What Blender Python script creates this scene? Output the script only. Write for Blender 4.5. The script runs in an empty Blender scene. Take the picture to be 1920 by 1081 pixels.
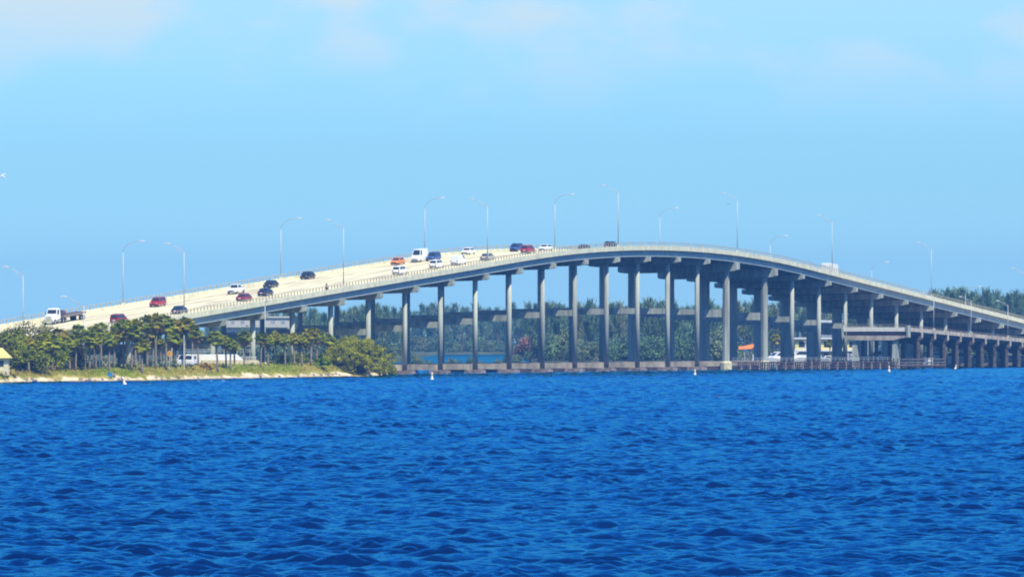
import bpy, math, random
import numpy as np
from math import sin, cos, pi, radians
from mathutils import Vector, Matrix

random.seed(7)
rng = np.random.default_rng(11)
C = bpy.context.scene.collection
SC = bpy.context.scene

# ------------------------------------------------------------------ camera numbers
F, CAMH, YH = 14217.0, 8.5, 622.5          # focal length in photo pixels, eye height, horizon row
def at(x, y, D):                            # photo pixel at depth D -> point
    return Vector(((x - 960) / F * D, D, CAMH + (YH - y) / F * D))
def water_at(x, y):                         # pixel on the water surface
    D = CAMH * F / (y - YH)
    return Vector(((x - 960) / F * D, D, 0.0))
def proj(p):
    return 960 + p[0] / p[1] * F, YH - (p[2] - CAMH) / p[1] * F

# ------------------------------------------------------------------ materials
MATS = {}
def nodes_of(m):
    m.use_nodes = True
    return m.node_tree.nodes, m.node_tree.links
def mat(name, col, rough=0.6, var=0.12, scale=1.5, metal=0.0, bump=0.0, bscale=8.0, stretch=(1, 1, 1), spec=0.5, col2=None, detail=5.0):
    """base colour broken up by two noises; optional bump"""
    if name in MATS: return MATS[name]
    m = bpy.data.materials.new(name); N, L = nodes_of(m)
    b = N['Principled BSDF']
    b.inputs['Roughness'].default_value = rough
    b.inputs['Metallic'].default_value = metal
    b.inputs['Specular IOR Level'].default_value = spec
    tc = N.new('ShaderNodeTexCoord'); mp = N.new('ShaderNodeMapping')
    mp.inputs['Scale'].default_value = stretch
    L.new(tc.outputs['Object'], mp.inputs['Vector'])
    nz = N.new('ShaderNodeTexNoise'); nz.inputs['Scale'].default_value = scale; nz.inputs['Detail'].default_value = detail
    L.new(mp.outputs[0], nz.inputs['Vector'])
    rp = N.new('ShaderNodeValToRGB')
    a = col2 if col2 else tuple(max(0, c * (1 - var * 2)) for c in col)
    z = col if col2 else tuple(min(1, c * (1 + var)) for c in col)
    rp.color_ramp.elements[0].position = 0.32; rp.color_ramp.elements[0].color = (*a, 1)
    rp.color_ramp.elements[1].position = 0.66; rp.color_ramp.elements[1].color = (*z, 1)
    L.new(nz.outputs['Fac'], rp.inputs['Fac']); L.new(rp.outputs['Color'], b.inputs['Base Color'])
    if bump > 0:
        n2 = N.new('ShaderNodeTexNoise'); n2.inputs['Scale'].default_value = bscale; n2.inputs['Detail'].default_value = 6
        L.new(mp.outputs[0], n2.inputs['Vector'])
        bp = N.new('ShaderNodeBump'); bp.inputs['Strength'].default_value = bump; bp.inputs['Distance'].default_value = 0.05
        L.new(n2.outputs['Fac'], bp.inputs['Height']); L.new(bp.outputs[0], b.inputs['Normal'])
    MATS[name] = m
    return m
def leafmat(name, c1, c2, scale=0.6):
    new = name not in MATS
    m = mat(name, c2, 0.55, scale=scale, col2=c1, spec=0.10, detail=3)
    if new:
        N, L = nodes_of(m); b = N['Principled BSDF']; src = b.inputs['Base Color'].links[0].from_socket
        oi = N.new('ShaderNodeObjectInfo'); r = N.new('ShaderNodeValToRGB'); e = r.color_ramp.elements
        e[0].color = (.72, .86, .80, 1); e[1].color = (1.35, 1.12, .95, 1)
        k = e.new(.5); k.color = (.95, 1.1, .9, 1)
        L.new(oi.outputs['Random'], r.inputs['Fac'])
        x = N.new('ShaderNodeMix'); x.data_type = 'RGBA'; x.blend_type = 'MULTIPLY'; x.inputs['Factor'].default_value = 1
        L.new(src, x.inputs['A']); L.new(r.outputs['Color'], x.inputs['B']); L.new(x.outputs['Result'], b.inputs['Base Color'])
    return m

concrete = mat('concrete', (0.40, 0.425, 0.37), 0.85, var=0.20, scale=0.9, bump=0.3, stretch=(1, 1, 0.10))
concrete_pale = mat('concrete_pale', (0.70, 0.68, 0.49), 0.85, var=0.10, scale=0.6, bump=0.2)
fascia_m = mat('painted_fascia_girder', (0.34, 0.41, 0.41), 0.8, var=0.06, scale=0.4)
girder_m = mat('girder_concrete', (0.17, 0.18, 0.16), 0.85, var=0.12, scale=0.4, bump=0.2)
pier_yellow = mat('stained_pier_base', (0.66, 0.62, 0.42), 0.85, var=0.15, scale=1.2)
footing_m = mat('weathered_footing', (0.30, 0.25, 0.23), 0.9, var=0.3, scale=1.2, bump=0.4)
galv = mat('galvanised_steel', (0.50, 0.52, 0.51), 0.5)
railm = mat('rail_aluminium', (0.46, 0.40, 0.28), 0.6)
lampgrey = mat('lamp_housing', (0.62, 0.63, 0.62), 0.4, metal=0.1)
lens_m = mat('lamp_lens', (0.7, 0.72, 0.7), 0.2)
timber = mat('fender_timber', (0.085, 0.05, 0.05), 0.85, var=0.4, scale=2.0, bump=0.4)
timber_pale = mat('weathered_timber', (0.24, 0.21, 0.18), 0.85, var=0.3, scale=2.0)
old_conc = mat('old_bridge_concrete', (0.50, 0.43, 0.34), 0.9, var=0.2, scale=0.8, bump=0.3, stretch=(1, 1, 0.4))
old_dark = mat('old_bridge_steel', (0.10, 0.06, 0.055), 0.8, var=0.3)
white_p = mat('white_paint', (0.78, 0.78, 0.76), 0.35, var=0.04)
cream_p = mat('cream_render', (0.74, 0.68, 0.42), 0.7, var=0.06)
yellow_r = mat('yellow_render', (0.74, 0.64, 0.27), 0.7, var=0.06)
glass = mat('dark_glass', (0.03, 0.04, 0.05), 0.08, var=0.05)
tyre_m = mat('tyre_rubber', (0.02, 0.02, 0.02), 0.8)
rim_m = mat('wheel_alloy', (0.45, 0.45, 0.46), 0.35, metal=0.7)
black_m = mat('black_plastic', (0.03, 0.03, 0.035), 0.5)
headl = mat('headlamp_glass', (0.75, 0.77, 0.78), 0.1)
taill = mat('tail_lamp_red', (0.42, 0.02, 0.02), 0.25)
plate_m = mat('number_plate', (0.75, 0.75, 0.72), 0.4)
chrome = mat('chrome', (0.6, 0.6, 0.6), 0.2, metal=0.9)
skin_m = mat('skin', (0.42, 0.26, 0.18), 0.6, var=0.05)
trunk_m = mat('palm_trunk', (0.26, 0.21, 0.17), 0.9, var=0.25, scale=3, stretch=(1, 1, 3))
bark_m = mat('tree_bark', (0.12, 0.085, 0.07), 0.9, var=0.3, scale=3)
palm_g = leafmat('palm_frond', (0.1, 0.115, 0.008), (0.32, 0.31, 0.02))
palm_y = leafmat('palm_frond_yellow', (0.15, 0.15, 0.008), (0.42, 0.36, 0.02))  # yellower frond colour of the short palms
palm_dead = leafmat('dead_frond', (0.22, 0.13, 0.05), (0.4, 0.26, 0.11))
mang_g = leafmat('mangrove_leaf', (0.11, 0.14, 0.003), (0.29, 0.35, 0.01), 0.35)
broad_g = leafmat('broad_leaf', (0.075, 0.095, 0.005), (0.25, 0.25, 0.014), 0.5)
broad_d = leafmat('dark_broad_leaf', (0.055, 0.05, 0.016), (0.17, 0.15, 0.03), 0.5)
broad_o = leafmat('rusty_leaf', (0.26, 0.1, 0.01), (0.5, 0.23, 0.02), 0.5)
silver_g = leafmat('silver_leaf', (0.17, 0.18, 0.13), (0.33, 0.35, 0.26), 0.6)
cas_g = leafmat('pine_needle', (0.12, 0.19, 0.15), (0.25, 0.33, 0.23), 0.4)
far_g = leafmat('far_tree_leaf', (0.075, 0.125, 0.085), (0.18, 0.24, 0.12), 0.15)
far_r = leafmat('reddish_tree_leaf', (0.15, 0.09, 0.09), (0.26, 0.16, 0.13), 0.3)

# ------------------------------------------------------------------ mesh builder
class MB:
    def __init__(s): s.v = []; s.f = []; s.mi = []; s.m = 0
    def face(s, *ids): s.f.append(ids); s.mi.append(s.m)
    def add(s, vs, fs):
        o = len(s.v); s.v += [tuple(p) for p in vs]
        for f in fs: s.f.append(tuple(i + o for i in f)); s.mi.append(s.m)
    def box(s, x0, x1, y0, y1, z0, z1, M=None):
        vs = [Vector((x, y, z)) for z in (z0, z1) for (x, y) in ((x0, y0), (x1, y0), (x1, y1), (x0, y1))]
        if M: vs = [M @ p for p in vs]
        s.add(vs, [(3, 2, 1, 0), (4, 5, 6, 7), (0, 1, 5, 4), (1, 2, 6, 5), (2, 3, 7, 6), (3, 0, 4, 7)])
    def hexa(s, c):                          # 8 corners, bottom loop then top loop
        s.add(c, [(3, 2, 1, 0), (4, 5, 6, 7), (0, 1, 5, 4), (1, 2, 6, 5), (2, 3, 7, 6), (3, 0, 4, 7)])
    def tube(s, pts, rad, n=8, cap=True):
        pts = [Vector(p) for p in pts]
        if not hasattr(rad, '__len__'): rad = [rad] * len(pts)
        rings = []
        for i, p in enumerate(pts):
            d = (pts[min(i + 1, len(pts) - 1)] - pts[max(i - 1, 0)]).normalized()
            a = d.orthogonal().normalized() if abs(d.z) < 0.99 else Vector((1, 0, 0))
            if abs(d.z) < 0.99: a = Vector((-d.y, d.x, 0)).normalized()
            b = d.cross(a)
            o = len(s.v); rings.append(o)
            for k in range(n):
                t = 2 * pi * k / n
                s.v.append(tuple(p + (a * cos(t) + b * sin(t)) * rad[i]))
        for i in range(len(rings) - 1):
            for k in range(n):
                s.face(rings[i] + k, rings[i] + (k + 1) % n, rings[i + 1] + (k + 1) % n, rings[i + 1] + k)
        if cap:
            s.face(*[rings[0] + k for k in range(n)][::-1]); s.face(*[rings[-1] + k for k in range(n)])
    def loft(s, loops, close=True):
        o = len(s.v); n = len(loops[0])
        for lp in loops: s.v += [tuple(p) for p in lp]
        for i in range(len(loops) - 1):
            for k in range(n):
                a = o + i * n
                s.face(a + k, a + (k + 1) % n, a + n + (k + 1) % n, a + n + k)
        if close:
            s.face(*[o + k for k in range(n)][::-1]); s.face(*[o + (len(loops) - 1) * n + k for k in range(n)])
    def build(s, name, m, parent=None, smooth=False, loc=None):
        me = bpy.data.meshes.new(name)
        me.from_pydata(s.v, [], s.f)
        for mm in (m if isinstance(m, (list, tuple)) else [m]): me.materials.append(mm)
        if isinstance(m, (list, tuple)): me.polygons.foreach_set('material_index', s.mi)
        if smooth: me.polygons.foreach_set('use_smooth', [True] * len(me.polygons))
        me.update()
        o = bpy.data.objects.new(name, me); C.objects.link(o)
        if parent: o.parent = parent
        if loc is not None: o.location = loc
        return o
def tag(o, label=None, cat=None, group=None, kind=None):
    if label: o['label'] = label
    if cat: o['category'] = cat
    if group: o['group'] = group
    if kind: o['kind'] = kind
    return o
def thing(name, label, cat, loc=(0, 0, 0), rot=(0, 0, 0), group=None):
    o = bpy.data.objects.new(name, None); C.objects.link(o); o.location = loc; o.rotation_euler = rot
    o.empty_display_size = 0.5
    return tag(o, label, cat, group)
KIDS = {}
def dup(root, loc, rotz=0, scale=1.0, label=None, group=None):
    r = root.copy(); C.objects.link(r); r.location = loc; r.rotation_euler = (0, 0, rotz)
    r.scale = scale if hasattr(scale, '__len__') else (scale,) * 3
    if label: r['label'] = label
    if group: r['group'] = group
    for ch in root.children:
        c = ch.copy(); C.objects.link(c); c.parent = r
        for g in ch.children:
            d = g.copy(); C.objects.link(d); d.parent = c
    return r

# ------------------------------------------------------------------ THE BRIDGE
LSP, SN, CS, WID = 20.0, 0.3485, 0.9373, 28.4
P0 = Vector((-53.65, 1424.7, 0.0)); ROT = -math.atan2(SN, CS)
def zb(k):                                   # girder underside at the near edge
    a, b, g1, g2 = 8.0, 17.5, 1.37, -1.40
    if k <= a:
        if k >= -3: return 21.8 + g1 * (k - a)
        return 21.8 + g1 * (-3 - a) + (k + 3) * (g1 + 0.04 * (k + 3))
    c = (g2 - g1) / (b - a)
    if k <= b: return 21.8 + g1 * (k - a) + 0.5 * c * (k - a) ** 2
    zz = 21.8 + g1 * (b - a) + 0.5 * c * (b - a) ** 2
    return zz + g2 * (k - b) if k < 28 else zz + g2 * (28 - b) + (k - 28) * (g2 + 0.06 * (k - 28))
DECK, PTOP, RTOP = 1.65, 2.35, 3.15
# column concrete: the same concrete with a dark tidal band and rain streaks
column_m = concrete.copy(); column_m.name = 'column_concrete'; N, L = nodes_of(column_m); b = N['Principled BSDF']
src = b.inputs['Base Color'].links[0].from_socket
tc = N.new('ShaderNodeTexCoord'); s_ = N.new('ShaderNodeSeparateXYZ'); L.new(tc.outputs['Object'], s_.inputs[0])
nq = N.new('ShaderNodeTexNoise'); nq.inputs['Scale'].default_value = 1.3; L.new(tc.outputs['Object'], nq.inputs['Vector'])
ad = N.new('ShaderNodeMath'); ad.operation = 'MULTIPLY_ADD'; ad.inputs[1].default_value = -1.6; L.new(nq.outputs['Fac'], ad.inputs[0]); L.new(s_.outputs['Z'], ad.inputs[2])
mr = N.new('ShaderNodeMapRange'); mr.inputs['From Min'].default_value = .5; mr.inputs['From Max'].default_value = 1.6; mr.inputs['To Min'].default_value = 1; mr.inputs['To Max'].default_value = 0; L.new(ad.outputs[0], mr.inputs['Value'])
mp = N.new('ShaderNodeMapping'); mp.inputs['Scale'].default_value = (2.2, 2.2, .05); L.new(tc.outputs['Object'], mp.inputs['Vector'])
ns = N.new('ShaderNodeTexNoise'); ns.inputs['Scale'].default_value = 1.0; ns.inputs['Detail'].default_value = 3; L.new(mp.outputs[0], ns.inputs['Vector'])
mq = N.new('ShaderNodeMapRange'); mq.inputs['From Min'].default_value = .52; mq.inputs['From Max'].default_value = .72; mq.inputs['To Max'].default_value = .45; L.new(ns.outputs['Fac'], mq.inputs['Value'])
x1 = N.new('ShaderNodeMix'); x1.data_type = 'RGBA'; x1.inputs['B'].default_value = (.20, .18, .14, 1); L.new(src, x1.inputs['A']); L.new(mq.outputs[0], x1.inputs['Factor'])
x2 = N.new('ShaderNodeMix'); x2.data_type = 'RGBA'; x2.inputs['B'].default_value = (.16, .15, .11, 1); L.new(x1.outputs['Result'], x2.inputs['A']); L.new(mr.outputs[0], x2.inputs['Factor'])
L.new(x2.outputs['Result'], b.inputs['Base Color'])
def loc_w(x, k, z=0.0):                      # bridge frame (x across, k spans along) -> world
    y = k * LSP
    return Vector((P0.x + CS * x + SN * y, P0.y - SN * x + CS * y, z))
def sup(x): return 0.45 * x / WID            # far side lies a little lower (x <= 0)
KS = [k * 0.25 for k in range(-36, 30 * 4 + 1)]
bridge = thing('causeway_bridge', 'long arched concrete road bridge on tall twin column piers over the blue bay', 'bridge', P0, (0, 0, ROT))

def sweep(prof, name, m, parent, ks=KS, z_of=zb, smooth=False):
    """prof: list of (x, dz) closed loop"""
    mb = MB(); mb.loft([[(x, k * LSP, z_of(k) + dz + sup(min(0, x))) for (x, dz) in prof] for k in ks])
    return mb.build(name, m, parent, smooth)

# deck surface material: worn concrete with wheel tracks and painted lane lines
dm = bpy.data.materials.new('deck_concrete'); N, L = nodes_of(dm); b = N['Principled BSDF']
b.inputs['Roughness'].default_value = 0.85; b.inputs['Specular IOR Level'].default_value = 0.25
tc = N.new('ShaderNodeTexCoord'); mp = N.new('ShaderNodeMapping'); mp.inputs['Scale'].default_value = (0.75, 0.012, 1)
L.new(tc.outputs['Object'], mp.inputs['Vector'])
nz = N.new('ShaderNodeTexNoise'); nz.inputs['Scale'].default_value = 1.0; nz.inputs['Detail'].default_value = 4
L.new(mp.outputs[0], nz.inputs['Vector'])
rp = N.new('ShaderNodeValToRGB'); e = rp.color_ramp.elements
e[0].position = 0.38; e[0].color = (0.52, 0.43, 0.29, 1); e[1].position = 0.58; e[1].color = (0.82, 0.75, 0.46, 1)
L.new(nz.outputs['Fac'], rp.inputs['Fac'])
n2 = N.new('ShaderNodeTexNoise'); n2.inputs['Scale'].default_value = 0.25; L.new(tc.outputs['Object'], n2.inputs['Vector'])
mx0 = N.new('ShaderNodeMix'); mx0.data_type = 'RGBA'; mx0.blend_type = 'MULTIPLY'; mx0.inputs['Factor'].default_value = 0.12
L.new(rp.outputs['Color'], mx0.inputs['A']); L.new(n2.outputs['Fac'], mx0.inputs['B'])
sx = N.new('ShaderNodeSeparateXYZ'); L.new(tc.outputs['Object'], sx.inputs[0])
def mth(op, a, bb=None, c=None):
    n = N.new('ShaderNodeMath'); n.operation = op
    for i, v in enumerate((a, bb, c)):
        if v is None: continue
        if isinstance(v, (int, float)): n.inputs[i].default_value = v
        else: L.new(v, n.inputs[i])
    return n.outputs[0]
line = None
for cx, dash in ((-3.0, 0), (-6.6, 1), (-10.2, 1), (-13.9, 0), (-14.5, 0), (-18.2, 1), (-21.8, 1), (-25.4, 0)):
    q = mth('COMPARE', sx.outputs['X'], cx, 0.09)
    if dash:
        fr = mth('FRACT', mth('MULTIPLY', sx.outputs['Y'], 1 / 12.0)); q = mth('MULTIPLY', q, mth('LESS_THAN', fr, 0.3))
    line = q if line is None else mth('MAXIMUM', line, q)
mx1 = N.new('ShaderNodeMix'); mx1.data_type = 'RGBA'; mx1.inputs['B'].default_value = (0.78, 0.76, 0.66, 1)
L.new(line, mx1.inputs['Factor']); L.new(mx0.outputs['Result'], mx1.inputs['A'])
L.new(mx1.outputs['Result'], b.inputs['Base Color'])

sweep([(-0.35, 1.38), (-0.35, DECK), (-WID + 0.35, DECK), (-WID + 0.35, 1.38)], 'deck', dm, bridge)
sweep([(0, 1.38), (0, PTOP), (-0.35, PTOP), (-0.35, 1.375)], 'parapet', concrete_pale, bridge)
sweep([(-WID, 1.38), (-WID, PTOP), (-WID + 0.35, PTOP), (-WID + 0.35, 1.375)], 'parapet', concrete_pale, bridge)
# railings on the parapets
def railing(x):
    mb = MB()
    for dz0, dz1 in ((RTOP - 0.08, RTOP),):
        mb.loft([[(x - 0.05, k * LSP, zb(k) + dz0 + sup(x)), (x + 0.05, k * LSP, zb(k) + dz0 + sup(x)),
                  (x + 0.05, k * LSP, zb(k) + dz1 + sup(x)), (x - 0.05, k * LSP, zb(k) + dz1 + sup(x))] for k in KS])
    k = KS[0]
    while k < KS[-1]:
        z = zb(k) + sup(x)
        mb.box(x - 0.07, x + 0.07, k * LSP - 0.08, k * LSP + 0.08, z + PTOP, z + RTOP - 0.082)
        k += 1.6 / LSP
    mb.build('railing', railm, bridge)
railing(-0.17); railing(-WID + 0.17)
# girders: bulb sections
NG = 10
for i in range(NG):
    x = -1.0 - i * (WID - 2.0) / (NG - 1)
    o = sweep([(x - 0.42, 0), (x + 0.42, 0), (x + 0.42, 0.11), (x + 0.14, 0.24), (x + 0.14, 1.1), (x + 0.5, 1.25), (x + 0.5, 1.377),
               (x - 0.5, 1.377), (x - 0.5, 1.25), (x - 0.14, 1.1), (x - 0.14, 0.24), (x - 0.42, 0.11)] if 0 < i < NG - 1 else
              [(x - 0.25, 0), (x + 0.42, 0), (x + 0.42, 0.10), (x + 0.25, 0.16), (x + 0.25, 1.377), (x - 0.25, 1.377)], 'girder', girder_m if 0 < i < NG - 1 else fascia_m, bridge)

def pier(k, main=False, low_strut=True, footing=True):
    z0 = zb(k); y = k * LSP
    ch = 1.9 if main else 1.15            # cap beam depth
    cw = 0.95 if main else 0.62           # half width along the bridge
    mb = MB()
    # cap beam, hammer ends tapering up to the tips
    prof = [(0.05, -0.03), (0.05, -ch * 0.86), (-0.5, -ch), (-2.2, -ch - 0.18), (-WID + 2.2, -ch - 0.18), (-WID + 0.5, -ch), (-WID - 0.05, -ch * 0.86), (-WID - 0.05, -0.03)]
    mb.loft([[(x, y - cw, z0 + dz + sup(min(0, x))) for x, dz in prof], [(x, y + cw, z0 + dz + sup(min(0, x))) for x, dz in prof]])
    p = mb.build('pier', concrete, bridge)
    r = 0.86 if main else 0.54
    wide = (not low_strut) and k > 15
    for cx in (-2.9, -24.3 if wide else -WID + 2.9):
        mb = MB(); zt = z0 + sup(cx) - ch - 0.15
        base = 1.9 if main else 0.7
        n = 8 if main else 16
        if wide and cx < -10:
            mb.loft([[(cx + 1.2 * a_, y + .7 * b_, zz) for a_, b_ in ((-.8, -1), (.8, -1), (1, -.6), (1, .6), (.8, 1), (-.8, 1), (-1, .6), (-1, -.6))] for zz in (base, zt)])
        else: mb.tube([(cx, y, base), (cx, y, zt)], [r, r * 0.94], n=n)
        mb.build('column', column_m, p, smooth=not (main or (wide and cx < -10)))
        if main:
            mb = MB(); mb.tube([(cx, y, -1.0), (cx, y, 1.7), (cx, y, 1.95)], [1.35, 1.35, 0.9], n=8)
            mb.build('column_base', pier_yellow, p)
        elif footing:
            mb = MB(); mb.box(cx - 1.75, cx + 1.75, y - 1.6, y + 1.6, -1.0, 0.72)
            mb.box(cx - 1.45, cx + 1.45, y - 1.3, y + 1.3, 0.722, 0.82)
            mb.build('footing', footing_m, p)
    zs = 0.53 * (z0) + (-0.1)
    sh = 0.85 if main else 0.62
    hw = 0.40
    if zs > 4.5:
        mb = MB(); mb.box((-23.2 if wide else -WID + 2.9 + r * 0.8), -2.9 - r * 0.8, y - hw, y + hw, zs - sh, zs + sh)
        mb.build('strut', concrete, p)
    if low_strut and footing:
        mb = MB(); mb.box(-WID + 2.9 + r * 0.8, -2.9 - r * 0.8, y - 0.35, y + 0.35, 0.83, 2.0)
        mb.build('base_wall', old_conc, p)
        if k >= 9:
            mb = MB(); mb.box(-WID + 4.7, -4.7, y - 0.6, y + 0.6, -1.0, 0.70); mb.build('tie_beam', mat('dark_tie_beam', (.11, .08, .085), .8, var=.3), p)  # dark coloured beam spanning the gap between the footings
    return p
piers = [float(k) for k in range(-7, 15)]
for k in piers: pier(k, low_strut=(k >= 4), footing=(k >= 4))
pier(15.0, main=True); pier(16.36, main=True)
for k in range(17, 31): pier(k + 0.36, low_strut=False, footing=True)

# ------------------------------------------------------------------ lamp posts
def lamp_near(H=11.6, arm=3.7, rise=1.5):
    t = thing('street_lamp', 'x', 'street lamp')
    mb = MB(); mb.box(-0.22, 0.22, -0.22, 0.22, 0, 0.35); mb.build('base', concrete_pale, t)
    mb = MB(); mb.tube([(0, 0, 0.35), (0, 0, H)], [0.10, 0.065], 8); mb.build('pole', galv, t, True)
    mb = MB(); mb.tube([(0, 0, H - 0.05), (-arm * 0.55, 0, H + rise * 0.75), (-arm * 0.8, 0, H + rise)], 0.045, 6)
    mb.tube([(0, 0, H - 0.55), (-arm * 0.55, 0, H + rise * 0.52)], 0.04, 6)
    mb.tube([(-arm * 0.28, 0, H + rise * 0.05), (-arm * 0.28, 0, H + rise * 0.4)], 0.035, 6)
    mb.build('arm', galv, t, True)
    hd = MB(); hd.loft([[(x, -w, z), (x, w, z), (x, w * 0.7, z + h), (x, -w * 0.7, z + h)] for x, w, z, h in
              ((-arm * 0.76, 0.07, H + rise - 0.06, 0.12), (-arm * 0.85, 0.18, H + rise - 0.05, 0.22), (-arm * 1.0, 0.2, H + rise - 0.04, 0.22), (-arm * 1.06, 0.1, H + rise, 0.12))])
    h = hd.build('lamp_head', lampgrey, t)
    mb = MB(); mb.box(-arm * 1.0, -arm * 0.86, -0.13, 0.13, H + rise - 0.10, H + rise - 0.055); mb.build('lens', lens_m, h)
    return t
def lamp_far(H=9.9, arm=3.9, rise=2.1):
    t = thing('street_lamp', 'x', 'street lamp')
    mb = MB(); mb.box(-0.22, 0.22, -0.22, 0.22, 0, 0.35); mb.build('base', concrete_pale, t)
    mb = MB(); mb.tube([(0, 0, 0.35), (0, 0, H)], [0.10, 0.065], 8); mb.build('pole', galv, t, True)
    pts = [(arm * (1 - cos(a)) * 0.92, 0, H + rise * sin(a)) for a in [i * pi / 2 / 8 for i in range(9)]]
    mb = MB(); mb.tube(pts, 0.05, 6); mb.build('arm', galv, t, True)
    z = H + rise
    hd = MB(); hd.loft([[(x, -w, zz), (x, w, zz), (x, w * 0.7, zz + h), (x, -w * 0.7, zz + h)] for x, w, zz, h in
              ((arm * 0.86, 0.07, z - 0.06, 0.12), (arm * 0.95, 0.18, z - 0.05, 0.22), (arm * 1.08, 0.2, z - 0.04, 0.22), (arm * 1.15, 0.1, z, 0.12))])
    h = hd.build('lamp_head', lampgrey, t)
    mb = MB(); mb.box(arm * 0.96, arm * 1.08, -0.13, 0.13, z - 0.10, z - 0.055); mb.build('lens', lens_m, h)
    return t
near_lab = {-4.65: 'straight armed lamp post standing beyond the dark tree at the far left edge',
  -1.0: 'straight armed lamp post on the near parapet beside the dark car above the palms',
  3.0: 'straight armed lamp post on the near parapet just past the motorcyclist',
  7.0: 'straight armed lamp post on the near parapet in front of the silver sedan',
  11.0: 'straight armed lamp post on the near parapet at the crest beside the lone dark car',
  15.0: 'straight armed lamp post on the near parapet above the first main channel pier',
  18.36: 'straight armed lamp post on the near parapet beside the white box truck',
  22.36: 'straight armed lamp post on the near parapet above the low fishing pier',
  26.36: 'straight armed lamp post at the right edge, its lamp head only in view'}
ln = lamp_near(); lf = lamp_far()
first = True
for k, lab in near_lab.items():
    p = loc_w(-0.2, k, zb(k) + PTOP)
    if k == 18.36: p = loc_w(-0.2, 18.45, zb(18.45) + PTOP)
    if first: o = ln; o.location = p; o.rotation_euler = (0, 0, ROT); o['label'] = lab; first = False
    else: o = dup(ln, p, ROT, label=lab)
    o['group'] = 'lamp posts along the near parapet'
far_lab = {0.82: 'goose neck lamp post on the far parapet behind the two red cars',
  4.82: 'goose neck lamp post on the far parapet above the dark sedan in the far lane',
  8.85: 'goose neck lamp post on the far parapet behind the white high roof van',
  12.85: 'goose neck lamp post on the far parapet near the crest by the small white car',
  16.36: 'goose neck lamp post on the far side just past the bridge crest',
  20.36: 'goose neck lamp post on the far side before the box truck',
  24.36: 'goose neck lamp post just past the white box truck, low over the parapet',
  28.36: 'goose neck lamp post near the dark trees at the right end of the bridge'}
first = True
for k, lab in far_lab.items():
    p = loc_w(-WID + 0.2, k, zb(k) + PTOP - 0.45)
    if first: o = lf; o.location = p; o.rotation_euler = (0, 0, ROT); o['label'] = lab; first = False
    else: o = dup(lf, p, ROT, label=lab)
    o['group'] = 'lamp posts along the far parapet'

# ------------------------------------------------------------------ OLD LOW BRIDGE (fishing pier)
XN, XF = 16.5, 1.2                           # across: near and far edge in the bridge frame
def zl(k):                                   # parapet fascia underside
    if k <= 18.75: return 8.75
    return 8.75 - (k - 18.75) * 0.575 if k < 26 else 8.75 - 6.33 * 0.575 - (k - 26) * 0.3
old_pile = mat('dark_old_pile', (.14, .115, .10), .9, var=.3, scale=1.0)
lowb = thing('fishing_pier', 'low old concrete bridge cut short, running below the right half of the tall bridge', 'pier', P0, (0, 0, ROT))
kl = [18.75 + i * 0.2575 for i in range(46)]
def lsweep(prof, name, m, ks=kl):
    mb = MB(); mb.loft([[(x, k * LSP, zl(k) + dz) for x, dz in prof] for k in ks]); return mb.build(name, m, lowb)
lsweep([(XN - 0.3, 0.25), (XN - 0.3, 0.6), (XF + 0.3, 0.6), (XF + 0.3, 0.25)], 'deck', old_conc)
for a, s in ((XN, -0.3), (XF, 0.3)):
    lsweep([(a, 0.0), (a, 0.9), (a + s, 0.9), (a + s, 0.0)], 'parapet', old_conc)
    mb = MB()
    xm = a + s / 2
    mb.loft([[(xm - 0.05, k * LSP, zl(k) + 1.28), (xm + 0.05, k * LSP, zl(k) + 1.28), (xm + 0.05, k * LSP, zl(k) + 1.37), (xm - 0.05, k * LSP, zl(k) + 1.37)] for k in kl])
    k = kl[0]
    while k < kl[-1]:
        mb.box(xm - 0.05, xm + 0.05, k * LSP - 0.07, k * LSP + 0.07, zl(k) + 0.9, zl(k) + 1.275); k += 1.3 / LSP
    mb.build('railing', timber_pale, lowb)
for i in range(8):
    x = XN - 0.9 - i * (XN - XF - 1.8) / 7
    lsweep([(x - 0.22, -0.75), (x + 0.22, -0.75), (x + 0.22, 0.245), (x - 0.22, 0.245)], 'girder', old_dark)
for j in range(24):
    k = 18.75 + (j + .02) * 0.5167
    if j == 0: continue
    if k > 31: break
    y = k * LSP; z = zl(k)
    mb = MB(); mb.box(XF - 0.2, XN + 0.018, y - 0.40, y + 0.40, z - 1.75, z - 0.76)
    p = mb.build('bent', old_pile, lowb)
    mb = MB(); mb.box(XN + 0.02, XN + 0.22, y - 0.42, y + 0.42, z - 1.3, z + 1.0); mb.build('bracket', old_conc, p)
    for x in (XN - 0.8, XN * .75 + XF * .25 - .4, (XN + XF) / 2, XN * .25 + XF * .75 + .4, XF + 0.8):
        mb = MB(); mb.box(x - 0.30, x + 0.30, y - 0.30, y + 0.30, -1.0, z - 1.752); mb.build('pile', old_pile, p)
# the cut end, facing the channel
ye = 18.75 * LSP
mb = MB(); mb.box(XF, XN, ye - 1.6, ye - 0.002, 8.70, 9.68); mb.build('end_slab', mat('white_washed_concrete', (.80, .76, .64), .8, var=.06), lowb)
mb = MB(); mb.box(XF + 0.5, XN - 0.5, ye - 1.0, ye - 0.2, 7.72, 8.697); mb.build('end_bearing', old_dark, lowb)
mb = MB(); prof = [(XF, 7.717), (XN + 0.1, 7.717), (XN + 0.1, 7.35), (XN - 3.4, 6.62), (XF + 2.6, 6.62), (XF, 7.2)]
mb.loft([[(x, ye - 1.75, z) for x, z in prof], [(x, ye + 0.6, z) for x, z in prof]]); mb.build('end_cap_beam', old_conc, lowb)
for x in (XF - 0.45, XN + 0.12):
    mb = MB(); mb.box(x, x + 0.4, ye - 1.9, ye + 0.3, 7.3, 10.15); mb.build('end_plate', concrete, lowb)
mb = MB()
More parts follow.
